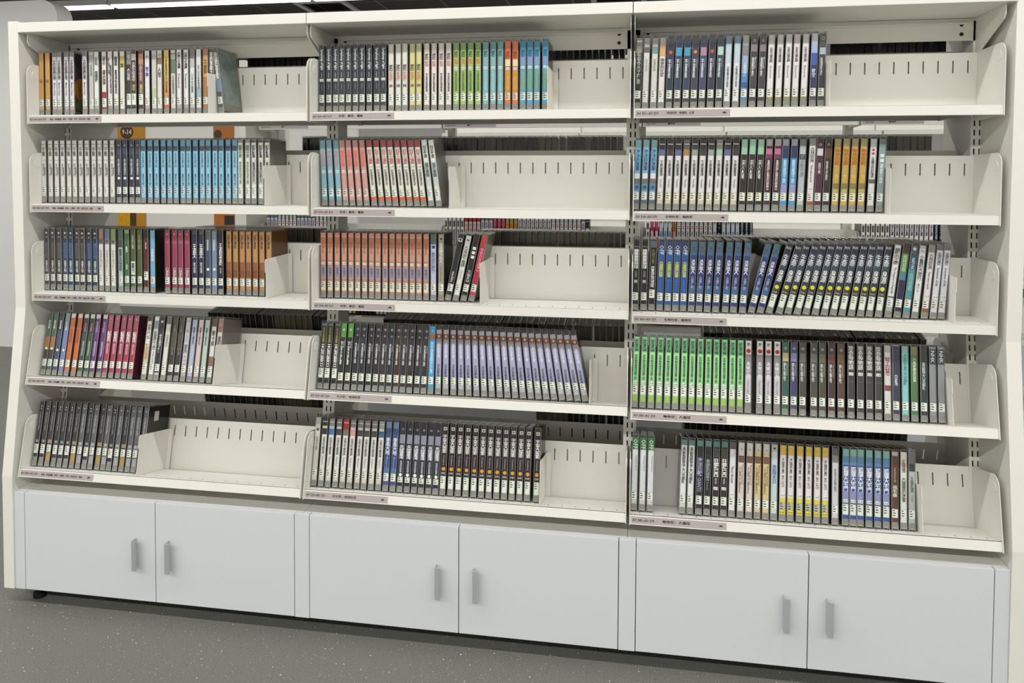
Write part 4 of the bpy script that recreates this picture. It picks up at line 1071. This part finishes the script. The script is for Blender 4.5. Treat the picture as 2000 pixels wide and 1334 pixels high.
ROWS = {
  (0,0): [('amber', [(13.8, 0), (35.7, 0)]), ('wtext', [(58.2, 0), (76.2, 0), (98.7, 0), (117.8, 0), (162.4, 0)]), ('palegrey', [(183.3, 0)]), ('wgreen', [(202.3, 0)]), ('wred', [(226.7, 0)]), ('wpink', [(247.4, 0)]), ('wplain', [(267.2, 0)]), ('wyellow', [(286.8, 0)]), ('bgrey', [(307.3, 0)]), ('bbrown', [(325.9, 0)]), ('dkred', [(349.2, 0)]), ('wpurple', [(368.7, 0)]), ('palegreen', [(390.2, 0)]), ('wphoto', [(409.3, 0)]), ('sunset', [(432.1, 0)]), ('greyphoto', [(452.3, 0)]), ('wplain2', [(474.2, 0), (494.2, 0)]), ('greywhite', [(515.9, 0)]), ('wsky', [(536.8, 0)]), ('tan', [(558.6, 0)]), ('bwhite', [(577.3, 0)]), ('slateart', [(607.6, -6)])],
  (0,1): [('whiteart', [(13.5, 0), (34.9, 0), (56.2, 0), (77.5, 0), (98.7, 0), (119.9, 0), (141, 0), (162, 0), (183, 0), (203.9, 0), (224.8, 0), (245.6, 0)]), ('navyart', [(268.2, 0), (288.9, 0), (309.6, 0), (330.2, 0)]), ('bluesea', [(349.7, 0), (371.2, 0), (392.6, 0), (414, 0), (435.3, 0), (456.6, 0), (477.7, 0), (498.9, 0), (519.9, 0), (540.9, 0), (561.8, 0), (582.7, 0), (603.5, 0), (624.2, 0), (644.9, 0)]), ('wgreentxt', [(663.4, 0), (685.7, 0)]), ('wblacktxt', [(706.1, 0), (727.3, 0), (747.6, 0)])],
  (0,2): [('nightgrey', [(15.5, 0), (36.6, 0), (57.5, 0)]), ('nightblue', [(78.4, 0), (99.2, 0)]), ('nightgrey', [(120, 0), (140.7, 0)]), ('nightblue', [(161.4, 0), (182, 0)]), ('wredtop', [(201.1, 0)]), ('wbluetop', [(222.3, 0)]), ('wgreentop', [(244.6, 0)]), ('tealwhite', [(268.9, 0)]), ('forest', [(288.9, 0)]), ('olive1', [(312, 0)]), ('olive2', [(332.3, 0)]), ('oxblood', [(354.8, 0)]), ('sky', [(376.7, 0)]), ('maroon', [(425.2, 0), (446.8, 0), (468.2, 0), (489.6, 0)]), ('navytitle', [(513.5, 0), (533.9, 0)]), ('slate', [(557.6, 0)]), ('lilacblue', [(576.9, 0)]), ('blacktitle', [(597.3, 0)]), ('ochre', [(622.9, 0), (644.1, 0), (665.3, 0), (686.5, 0), (707.5, 0), (728.5, 0), (749.4, 0)])],
  (0,3): [('duskgreen', [(21.6, 0), (43.4, 0)]), ('duskblue', [(63.3, 0)]), ('duskpale', [(83.9, 0)]), ('orangesh', [(103.7, 0), (126.4, 0)]), ('greenblk', [(147.9, 0), (169.4, 0)]), ('purple', [(189.9, 0), (212.4, 0)]), ('crimson', [(231.7, 0), (253.1, 0), (274.6, 0), (295.9, 0), (317.2, 0)]), ('paul', [(361.9, 0)]), ('wjohn', [(384.7, 0)]), ('bgandhi', [(404.5, 0)]), ('wcream', [(424.3, 0)]), ('charcoal', [(446.9, 0), (467.4, 0)]), ('wlilac', [(488.8, 0)]), ('lav', [(511.2, 0)]), ('pink', [(531.7, 0)]), ('mint', [(552.9, 0)]), ('wbrown', [(574.2, 0)]), ('rosebrown', [(595.5, 0)])],
  (0,4): [('blackser', [(20.3, 0), (41.4, 0)]), ('blackochre', [(62.5, 0)]), ('blackser', [(83.4, 0), (104.4, 0), (125.2, 0)]), ('blackochre', [(146, 0)]), ('greyser', [(166.8, 0)]), ('blackser', [(187.5, 0)]), ('greyser', [(208.1, 0)]), ('blackochre', [(228.7, 0)]), ('greyser', [(249.2, 0)]), ('blackser', [(269.6, 0)]), ('greyser', [(290, 0)]), ('blackochre', [(310.3, 0)]), ('greyser', [(330.6, 0), (350.7, 0), (370.8, 0)])],
  (1,0): [('navyscript', [(18.5, 0), (40.8, 0), (61.1, 0), (80.3, 0), (100.4, 0), (120.6, 0), (140.6, 0), (161.3, 0), (184.2, 0), (204.1, 0)]), ('whitered', [(225.5, 0), (247.3, 0), (266.9, 0)]), ('yellowsp', [(288.4, 0), (307.7, 0)]), ('pinkwhite', [(330, 0), (350.5, 0), (371.8, 0), (392.8, 0)]), ('green2', [(414.7, 0), (434.9, 0), (455.8, 0), (476.6, 0)]), ('teal2', [(498.1, 0), (519, 0), (539.7, 0)]), ('orange2', [(560.3, 0), (580.7, 0)]), ('blue2', [(602, 0), (621.6, 0), (641, 0), (663.9, 0)])],
  (1,1): [('bluepink', [(25.6, -2.5), (47.7, -3), (69.8, -3.5)]), ('pinksp', [(89.8, -4), (110.6, -4.3), (132.3, -4.7), (153, -5)]), ('redtop', [(175.7, -5.4), (196.8, -5.6), (217.7, -5.7), (238.6, -5.9), (259.4, -6.1), (280.2, -6.3), (300.9, -6.4), (321.5, -6.6)]), ('wtower', [(343.6, -7), (365.8, -7.6)])],
  (1,2): [('salmon', [(19.5, 0), (40.4, 0), (61.3, 0), (82, 0), (102.7, 0), (123.4, 0), (144, 0), (164.5, 0), (184.9, 0), (205.3, 0), (225.6, 0), (245.9, 0), (266.1, 0), (286.3, 0), (306.3, 0), (326.4, 0)]), ('bluegrey', [(348.4, 0)]), ('beige', [(370.1, 0)]), ('blacksq', [(388.7, 12)]), ('whitezh', [(411.6, 12)]), ('blacksci', [(434.5, 12)]), ('redmag', [(456.6, 12)])],
  (1,3): [('eclipse', [(20.1, 0), (40, 0), (61.7, 0)]), ('greentop', [(81.1, 0), (101.1, 0)]), ('eyeblue', [(122.6, 0), (143.4, 0)]), ('eyegrey', [(164.2, 0), (184.9, 0)]), ('eyepink', [(205.5, 0)]), ('eyeblue', [(226, 0)]), ('eyered', [(246.5, 0)]), ('eyepink', [(267, 0)]), ('eyered2', [(287.3, 0)]), ('eyegrey', [(307.6, 0), (327.9, 0)]), ('azure', [(348.5, -1)]), ('lavser', [(370.1, -2), (392.5, -2.5), (414.8, -3.1), (437.1, -3.6), (459.2, -4.1), (481.3, -4.6), (503.4, -5.2), (525.3, -5.7), (547.2, -6.2), (569, -6.7), (590.8, -7.3), (612.5, -7.8), (634.1, -8.3), (655.6, -8.8), (677.1, -9.4), (698.5, -9.9), (719.9, -10.4), (741.2, -10.9), (762.4, -11.5), (783.5, -12)])],
  (1,4): [('wnature', [(16, 0)]), ('wblack', [(37.4, 0)]), ('wblue', [(58.9, 0)]), ('wgreyph', [(80.2, 0)]), ('wredt', [(101.5, 0)]), ('wpinkph', [(122.7, 0)]), ('wgreyph', [(143.8, 0), (164.9, 0), (185.9, 0)]), ('wbluetop2', [(206.9, 0)]), ('monsoon', [(228.1, 0), (249.3, 0)]), ('planets', [(269.5, 0), (290.3, 0), (311, 0), (331.6, 0), (352.2, 0), (372.7, 0)]), ('cosmos', [(392.7, 0), (414.5, 0), (436.3, 0), (457.9, 0), (479.6, 0), (501.1, 0), (522.6, 0), (544, 0), (565.3, 0), (586.5, 0), (607.7, 0), (628.8, 0), (653.8, 0)])],
  (2,0): [('legend', [(12.7, 1.5)]), ('wfilm', [(32.7, 1.5)]), ('wteal', [(54.3, 1.5)]), ('worange', [(74.2, 1.5)]), ('navyred', [(95.3, 1.5)]), ('navycyan', [(116.4, 1.5), (138.6, 1.5)]), ('navyorange', [(159.3, 1.5)]), ('navypink', [(180.6, 1.5)]), ('navyred', [(202.1, 1.5)]), ('navygreen', [(223.7, 1.5)]), ('paleblue', [(244.2, 1.5), (266.1, 1.5)]), ('bluefade', [(287, 1.5)]), ('greyeye', [(308.5, 1.5), (330.8, 1.5)]), ('wolive', [(352.2, 1.5), (374.3, 1.5), (394.9, 1.5), (415.3, 1.5), (437.2, 1.5)]), ('indigo', [(459.2, 1.2)]), ('greyoff', [(480.2, 1.2)])],
  (2,1): [('skyseries', [(11.2, 2), (32.2, 2), (53.3, 2)]), ('wn1', [(74.2, 2)]), ('wn2', [(95.7, 2)]), ('wn1', [(117.1, 2)]), ('wn3', [(138.5, 2)]), ('wn4', [(159.8, 2)]), ('wn2', [(181, 2)]), ('wn4', [(202.2, 2)]), ('wn5', [(223.3, 2)]), ('wn1', [(244.3, 2)]), ('wn2', [(265.2, 2)]), ('firegreen', [(287.3, 2), (307.6, 2), (328.8, 2)]), ('plum', [(349.8, 2), (371.2, 2)]), ('ocean2', [(390.8, 2), (412.8, 2)]), ('silver', [(433.9, 2)]), ('wplanet', [(457.5, 2)]), ('maroonw', [(477.2, 2)]), ('dkeye', [(497.3, 2)]), ('gold', [(520.2, 2), (540.6, 2), (561.6, 2), (583, 2)]), ('whiteq', [(606.9, 2)]), ('tealgrey', [(628.2, 2)])],
  (2,2): [('rescue', [(12.3, 1), (34.9, 1)]), ('ama', [(55.9, 1.5)]), ('offblue', [(77.7, 1.5), (98.9, 1.5), (119.3, 1.5), (139.7, 1.5)]), ('icehunt', [(160.6, 2), (181.2, 2.3), (202.3, 2.7), (224.1, 3), (249.2, 3.3), (269.8, 3.7), (293.1, 4), (315.5, 13), (338.3, 13)]), ('lifespring', [(360.4, 15.5), (385.5, 14.8), (408.3, 14.1), (431, 13.4), (453.7, 12.7), (476.2, 12), (498.7, 11.2), (521.1, 10.5), (543.4, 9.8), (565.6, 9.1), (587.8, 8.4), (609.8, 7.7), (631.8, 7)]), ('wdragon', [(655.2, 6.5)]), ('dkgreen', [(677.1, 6.1)]), ('kiting', [(698.3, 5.7)]), ('wq', [(719.4, 5.2)]), ('wplanet', [(742.7, 4.8)]), ('wlife', [(763.4, 4.4), (783.3, 4)])],
  (2,3): [('greenser', [(13.7, 1.5), (35.1, 1.5), (56.5, 1.5), (77.8, 1.5), (99, 1.5), (120.2, 1.5), (141.3, 1.5), (162.3, 1.5), (183.2, 1.5), (204.1, 1.5), (224.9, 1.5), (245.7, 1.5), (266.3, 1.5), (286.9, 1.5)]), ('future', [(307.2, 1.5), (336.2, 1.5), (358.4, 1.5), (380.4, 1.5)]), ('eyeteal', [(400.7, 1.8)]), ('eyeviolet', [(421.9, 1.8)]), ('eyeash', [(444.3, 1.8), (471.5, 1.8)]), ('eyemoss', [(493.2, 1.8)]), ('eyewine', [(515.6, 1.8)]), ('eyebrown', [(538.9, 1.8)]), ('blackmag', [(562.8, 2), (585.8, 2), (607.6, 2), (629, 2)]), ('mosq', [(651.2, 2)]), ('wnavy', [(672.3, 2)]), ('cyan', [(693.8, 2)]), ('grass', [(715.5, 2)]), ('dkzh', [(737.6, 2)]), ('greyns', [(760.4, 2), (780.9, 2)])],
  (2,4): [('offgreen', [(14.8, 1), (36, 1), (56.5, 1)]), ('dinowhite', [(139.9, 2), (159.6, 2)]), ('giants', [(181.4, 2)]), ('bones', [(202.6, 2)]), ('brazil', [(223.6, 2), (244.8, 2)]), ('dinop', [(265.6, 2)]), ('humanp', [(287.1, 2), (308.3, 2)]), ('humano', [(329.5, 2), (350, 2)]), ('wend', [(370.4, 2)]), ('bigcats', [(391.2, 2.2), (411, 2.2), (433.6, 2.2), (455.5, 2.2), (476.1, 2.2), (496.2, 2.2)]), ('wgreyt', [(519.8, 2.2)]), ('meerkat', [(545, 2.5), (563, 2.5), (581, 2.5), (601.2, 2.5), (621.9, 2.5), (642.4, 2.5)]), ('brownfur', [(663, 2.5)]), ('waixin', [(684, 2.5)]), ('greyan', [(703.5, 2.5)])],
}


ME_COVER = MB().box(KW / 2, KW / 2 + 0.0004, 0.006, 0.104, 0.03, 0.189).data('cover_sleeve', mat('cover_pale_teal', '#8b9a98', 0.35, noise=0.5, scale=55))
mb = MB().box(KW / 2, KW / 2 + 0.0004, 0.006, 0.104, 0.012, 0.189, 0)
mb.prism([(0.030 + 0.026 * math.cos(a), 0.082 + 0.034 * math.sin(a)) for a in [i * math.pi / 14 for i in range(28)]], KW / 2 + 0.0004, KW / 2 + 0.0007, 'x', 1)
mb.prism([(0.034 + 0.022 * math.cos(a), 0.034 + 0.018 * math.sin(a)) for a in [i * math.pi / 14 for i in range(28)]], KW / 2 + 0.0004, KW / 2 + 0.0007, 'x', 2)
ME_FOOD = mb.data('cover_sleeve', [mat('cover_umber', '#4a3b3c', 0.35, noise=0.3, scale=40), mat('cover_orange', '#b8791f', 0.35, noise=0.3, scale=60), mat('cover_green', '#5d7a45', 0.35, noise=0.3, scale=60)])
ME_DARK_COVER = MB().box(KW / 2, KW / 2 + 0.0004, 0.006, 0.104, 0.012, 0.189).data('cover_sleeve', mat('cover_black', '#17171a', 0.3))
ME_TAG = MB().box(CW / 2, CW / 2 + 0.0004, 0.030, 0.052, 0.150, 0.178).data('security_tag', mat('tag_white', '#c9c9c4', 0.5, noise=0.25, scale=300))

mass = Mass()
for (b, s), runs in ROWS.items():
    count = 0
    for style, places in runs:
        for n, (x, lean) in enumerate(places, 1):
            count += 1
            x = x / 1000.0
            rise = CW / 2 * math.sin(R(abs(lean))) + 0.0003
            jitter = random.uniform(-0.0022, 0.0022)
            mw = on_tray(b, s, x, REC[s] + jitter, rise, lean)
            parts = case_parts(style, n)
            if b == 0 and s < 4:
                for nm, me, par in parts:
                    mass.add(me, mw)
                if style == 'slateart':
                    mass.add(ME_COVER, mw)
                if (s, count) == (0, 6):
                    mass.add(ME_FOOD, mw)
                continue
            t = thing('dvd_case', f"{STY[style]['look']} disc case, {ordinal(count)} from left on {SHELF[s]} shelf, {BAY[b]} bay", 'dvd case',
                      group=f'dvd cases on the {SHELF[s]} shelf of the {BAY[b]} bay')
            t.matrix_world = mw
            made = []
            for nm, me, par in parts:
                made.append(obj(nm, me, t if par is None else made[par]))
            if (b, s, count) == (0, 4, 18):
                sl = obj('cover_sleeve', ME_DARK_COVER, made[3])
                obj('security_tag', ME_TAG, made[3])

# ------------------------------------------------------------------ what stands beyond: far side of the unit and the next unit
BACK_COL = [mat('case_back_' + n, c, 0.4) for n, c in (('black', '#0f0e0e'), ('brown', '#201b18'), ('olive', '#5a5844'), ('smoke', '#39352e'))]
me_backs = []
for m in BACK_COL:
    me_backs.append(MB().box(-KW / 2, KW / 2, 0.003, 0.003 + KD, 0.009, 0.1925).data('inner_case', m))


def far_case(x, s, b, k):
    """A case standing on the far side, spine away from us."""
    base = (Matrix.Translation((x, 2 * YC - LIP_Y[s], LIP_Z[s][b] + LIP + REAR_DZ[s])) @ Matrix.Rotation(math.pi, 4, 'Z') @ Matrix.Rotation(R(-TILT[s]), 4, 'X')
            @ Matrix.Translation((0, REC[s] - 0.002 + random.uniform(-0.003, 0.003), 0.0003)))
    if s > 0:
        mass.add(ME_BOX, base)
    mass.add(me_backs[k], base)


rows_far = {(0, 0): [(0.58, 0.87)], (1, 0): [(0.93, 1.78)], (2, 0): [(1.83, 2.27), (2.36, 2.66)],
            (0, 1): [(0.77, 0.88)], (1, 1): [(0.92, 1.78)], (2, 1): [(1.83, 2.63)],
            (0, 2): [(0.40, 0.88)], (1, 2): [(1.34, 1.78)], (2, 2): [(2.02, 2.60)],
            (0, 3): [(0.44, 0.88)], (1, 3): [(1.04, 1.78)], (2, 3): [(2.02, 2.62)],
            (0, 4): [(0.40, 0.88)], (1, 4): [(1.52, 1.78)], (2, 4): [(1.97, 2.60)]}
for (b, s), spans in rows_far.items():
    for a, z in spans:
        x, k = a, 0
        while x < z:
            if random.random() < 0.3:
                k = random.choice((0, 0, 1, 3, 2) if s in (0, 1, 4) else (2, 2, 3, 0, 2))
            far_case(x, s, b, k)
            x += 0.0188 + (0.004 if random.random() < 0.1 else 0)

# the next unit: white trays in four bays facing us, with rows of cases
FY = 1.35
far = thing('shelving_unit', 'neighbouring white shelving unit glimpsed between the trays', 'shelving', (0, FY, 0))
FAR_STRIP = {0: ('AV 400~AV 410', '醫學'), 1: ('AV 421~AV 439', '農業'), 2: ('AV 733', '臺灣史'), 3: ('AV 740', '東洋史')}
FZ = (1.545, 1.25, 0.92, 0.64)
for b in range(4):
    for s in range(4):
        x0 = 0.03 + b * W + GAP
        o = obj('front_lip', me_lip, far, (x0, 0, FZ[s]))
        obj('shelf_floor', me_floor, far, (x0, 0, FZ[s]))
        obj('back_panel', me_back, far, (x0, 0, FZ[s]))
        for dx in (-0.002, TL + 0.0002):
            obj('side_bracket', me_bracket, far, (x0 + dx, 0, FZ[s]))
        if s == 0:
            st_ = obj('label_strip', me_strip, far, (x0, 0, FZ[s]))
            mb = MB()
            a, bb = FAR_STRIP[b]
            put_text(mb, a, 0.032, -0.0014, -0.0105, 0.05, 0.0062, bold=0.012)
            put_text(mb, bb, 0.12, -0.0014, -0.0095, 0.03, 0.0072, bold=0.03)
            mb.build('label_text', M_INK, st_)
for b in range(5):
    MB().box(0.03 + b * W - 0.018, 0.03 + b * W + 0.018, 0.17, 0.21, 0.0, 1.85).build('upright', M_WHITE, far)
MB().box(0.03 - 0.02, 0.03 + 4 * W + 0.02, -0.02, 0.36, 1.80, 1.83).build('canopy', M_WHITE, far)
MB().box(0.03 - 0.02, 0.03 + 4 * W + 0.02, -0.05, 0.36, 0.05, 0.36).build('base', M_LAMINATE, far)
MB().box(0.0 - 0.035, 0.0 - 0.005, -0.06, 0.40, 0.0, 1.84).build('end_panel', M_WHITE, far)
MB().box(3.665, 3.695, -0.06, 0.40, 0.0, 1.84).build('end_panel', M_WHITE, far)
for sp_s, spans in ((2, ((0.06, 0.40), (0.94, 1.60), (1.86, 2.32), (2.76, 3.25))), (3, ((0.3, 0.8), (0.98, 1.5), (1.9, 2.5)))):
    kinds = ['wplain', 'whiteq', 'wlife', 'eyegrey', 'wn2', 'wplain2', 'redtop', 'ochre', 'gold', 'wend', 'navyscript', 'crimson']
    for a, z in spans:
        x, kd = a, 'wplain'
        while x < z:
            if random.random() < 0.28:
                kd = random.choice(kinds)
            mw = Matrix.Translation((x, FY + 0.03, FZ[sp_s] + 0.0003))
            case_parts(kd, 1)
            mass.add(ME_KEEP[STY[kd]['keep']], mw)
            mass.add(ME_SLEEVE[kd], mw)
            if ME_TITLE[kd]:
                mass.add(ME_TITLE[kd], mw)
            mass.add(ME_LABEL[STY[kd]['stick']], mw)
            x += 0.0192
tag(mass.build('dvd_cases'), 'remaining disc cases: upper four left-bay shelves, far side of unit, next unit', 'dvd cases', kind='stuff')

# a further unit: only its white tray edges show
F2 = 2.8
far2 = thing('shelving_unit', 'distant white shelving whose thin tray edges show above the neighbouring unit', 'shelving', (0, F2, 0))
for b in range(4):
    x0 = 0.55 + b * W
    for s, zz in ((0, 1.60), (1, 1.30), (2, 1.0), (3, 0.7)):
        obj('front_lip', me_lip, far2, (x0, 0, zz))
        obj('shelf_floor', me_floor, far2, (x0, 0, zz))
        obj('back_panel', me_back, far2, (x0, 0, zz))
    MB().box(x0 - 0.02, x0 + 0.015, 0.17, 0.21, 0, 1.9).build('upright', M_WHITE, far2)
MB().box(0.53, 0.55 + 4 * W, -0.05, 0.36, 0.0, 0.4).build('base', M_LAMINATE, far2)

# white display board with two posters, beyond the left bay
bd = thing('display_board', 'white standing board with posters, seen through the left bay', 'display board', (-1.6, 3.64, 0))
MB().box(-1.35, 1.25, 0.0, 0.04, 0.25, 2.0).build('panel', mat('board_white', '#e6e4de', 0.6), bd, bevel=0.004)
for fx in (-1.25, 1.15):
    MB().box(fx - 0.02, fx + 0.02, 0.005, 0.035, 0.0, 0.26).build('leg', M_ALU, bd)
    MB().box(fx - 0.02, fx + 0.02, -0.2, 0.24, 0.0, 0.02).build('foot', M_ALU, bd)
t = thing('poster', 'mustard yellow poster with a round brown 9-14 badge', 'poster', (-2.325, 3.637, 1.35))
MB().box(-0.165, 0.165, 0.0, 0.002, -0.5, 0.5).build('sheet', mat('poster_mustard', '#c08a1e', 0.5, noise=0.05, scale=5), t)
mb = MB()
mb.prism(ring(0.0, 0.335, 0.058, 32), -0.001, 0.0, 'y')
bdg = mb.build('badge', mat('badge_brown', '#4a3524', 0.5), t)
mb = MB()
put_text(mb, '9-14', 0.0, -0.0016, 0.357, 0.085, 0.044, bold=0.02)
mb.build('badge_text', mat('badge_cream', '#e0d2ae', 0.5), bdg)
MB().box(-0.15, 0.02, -0.001, 0.0, -0.45, -0.29).build('lower_print', mat('poster_gold', '#d9a21c', 0.5, noise=0.3, scale=40), t)
MB().box(0.02, 0.075, -0.0012, 0.0, -0.45, -0.29).build('dark_stripe', mat('poster_umber', '#4c3a26', 0.5), t)
t = thing('poster', 'narrow orange-brown poster with a brown round corner badge', 'poster', (-1.468, 3.637, 1.35))
MB().box(-0.09, 0.09, 0.0, 0.002, -0.5, 0.5).build('sheet', mat('poster_rust', '#b56c28', 0.5, noise=0.05, scale=5), t)
MB().prism(ring(-0.05, 0.312, 0.035, 28), -0.001, 0.0, 'y').build('badge', mat('badge_brown', '#4a3524', 0.5), t)
MB().box(0.0, 0.085, -0.001, 0.0, -0.45, -0.34).build('lower_print', mat('poster_black', '#33281e', 0.5), t)
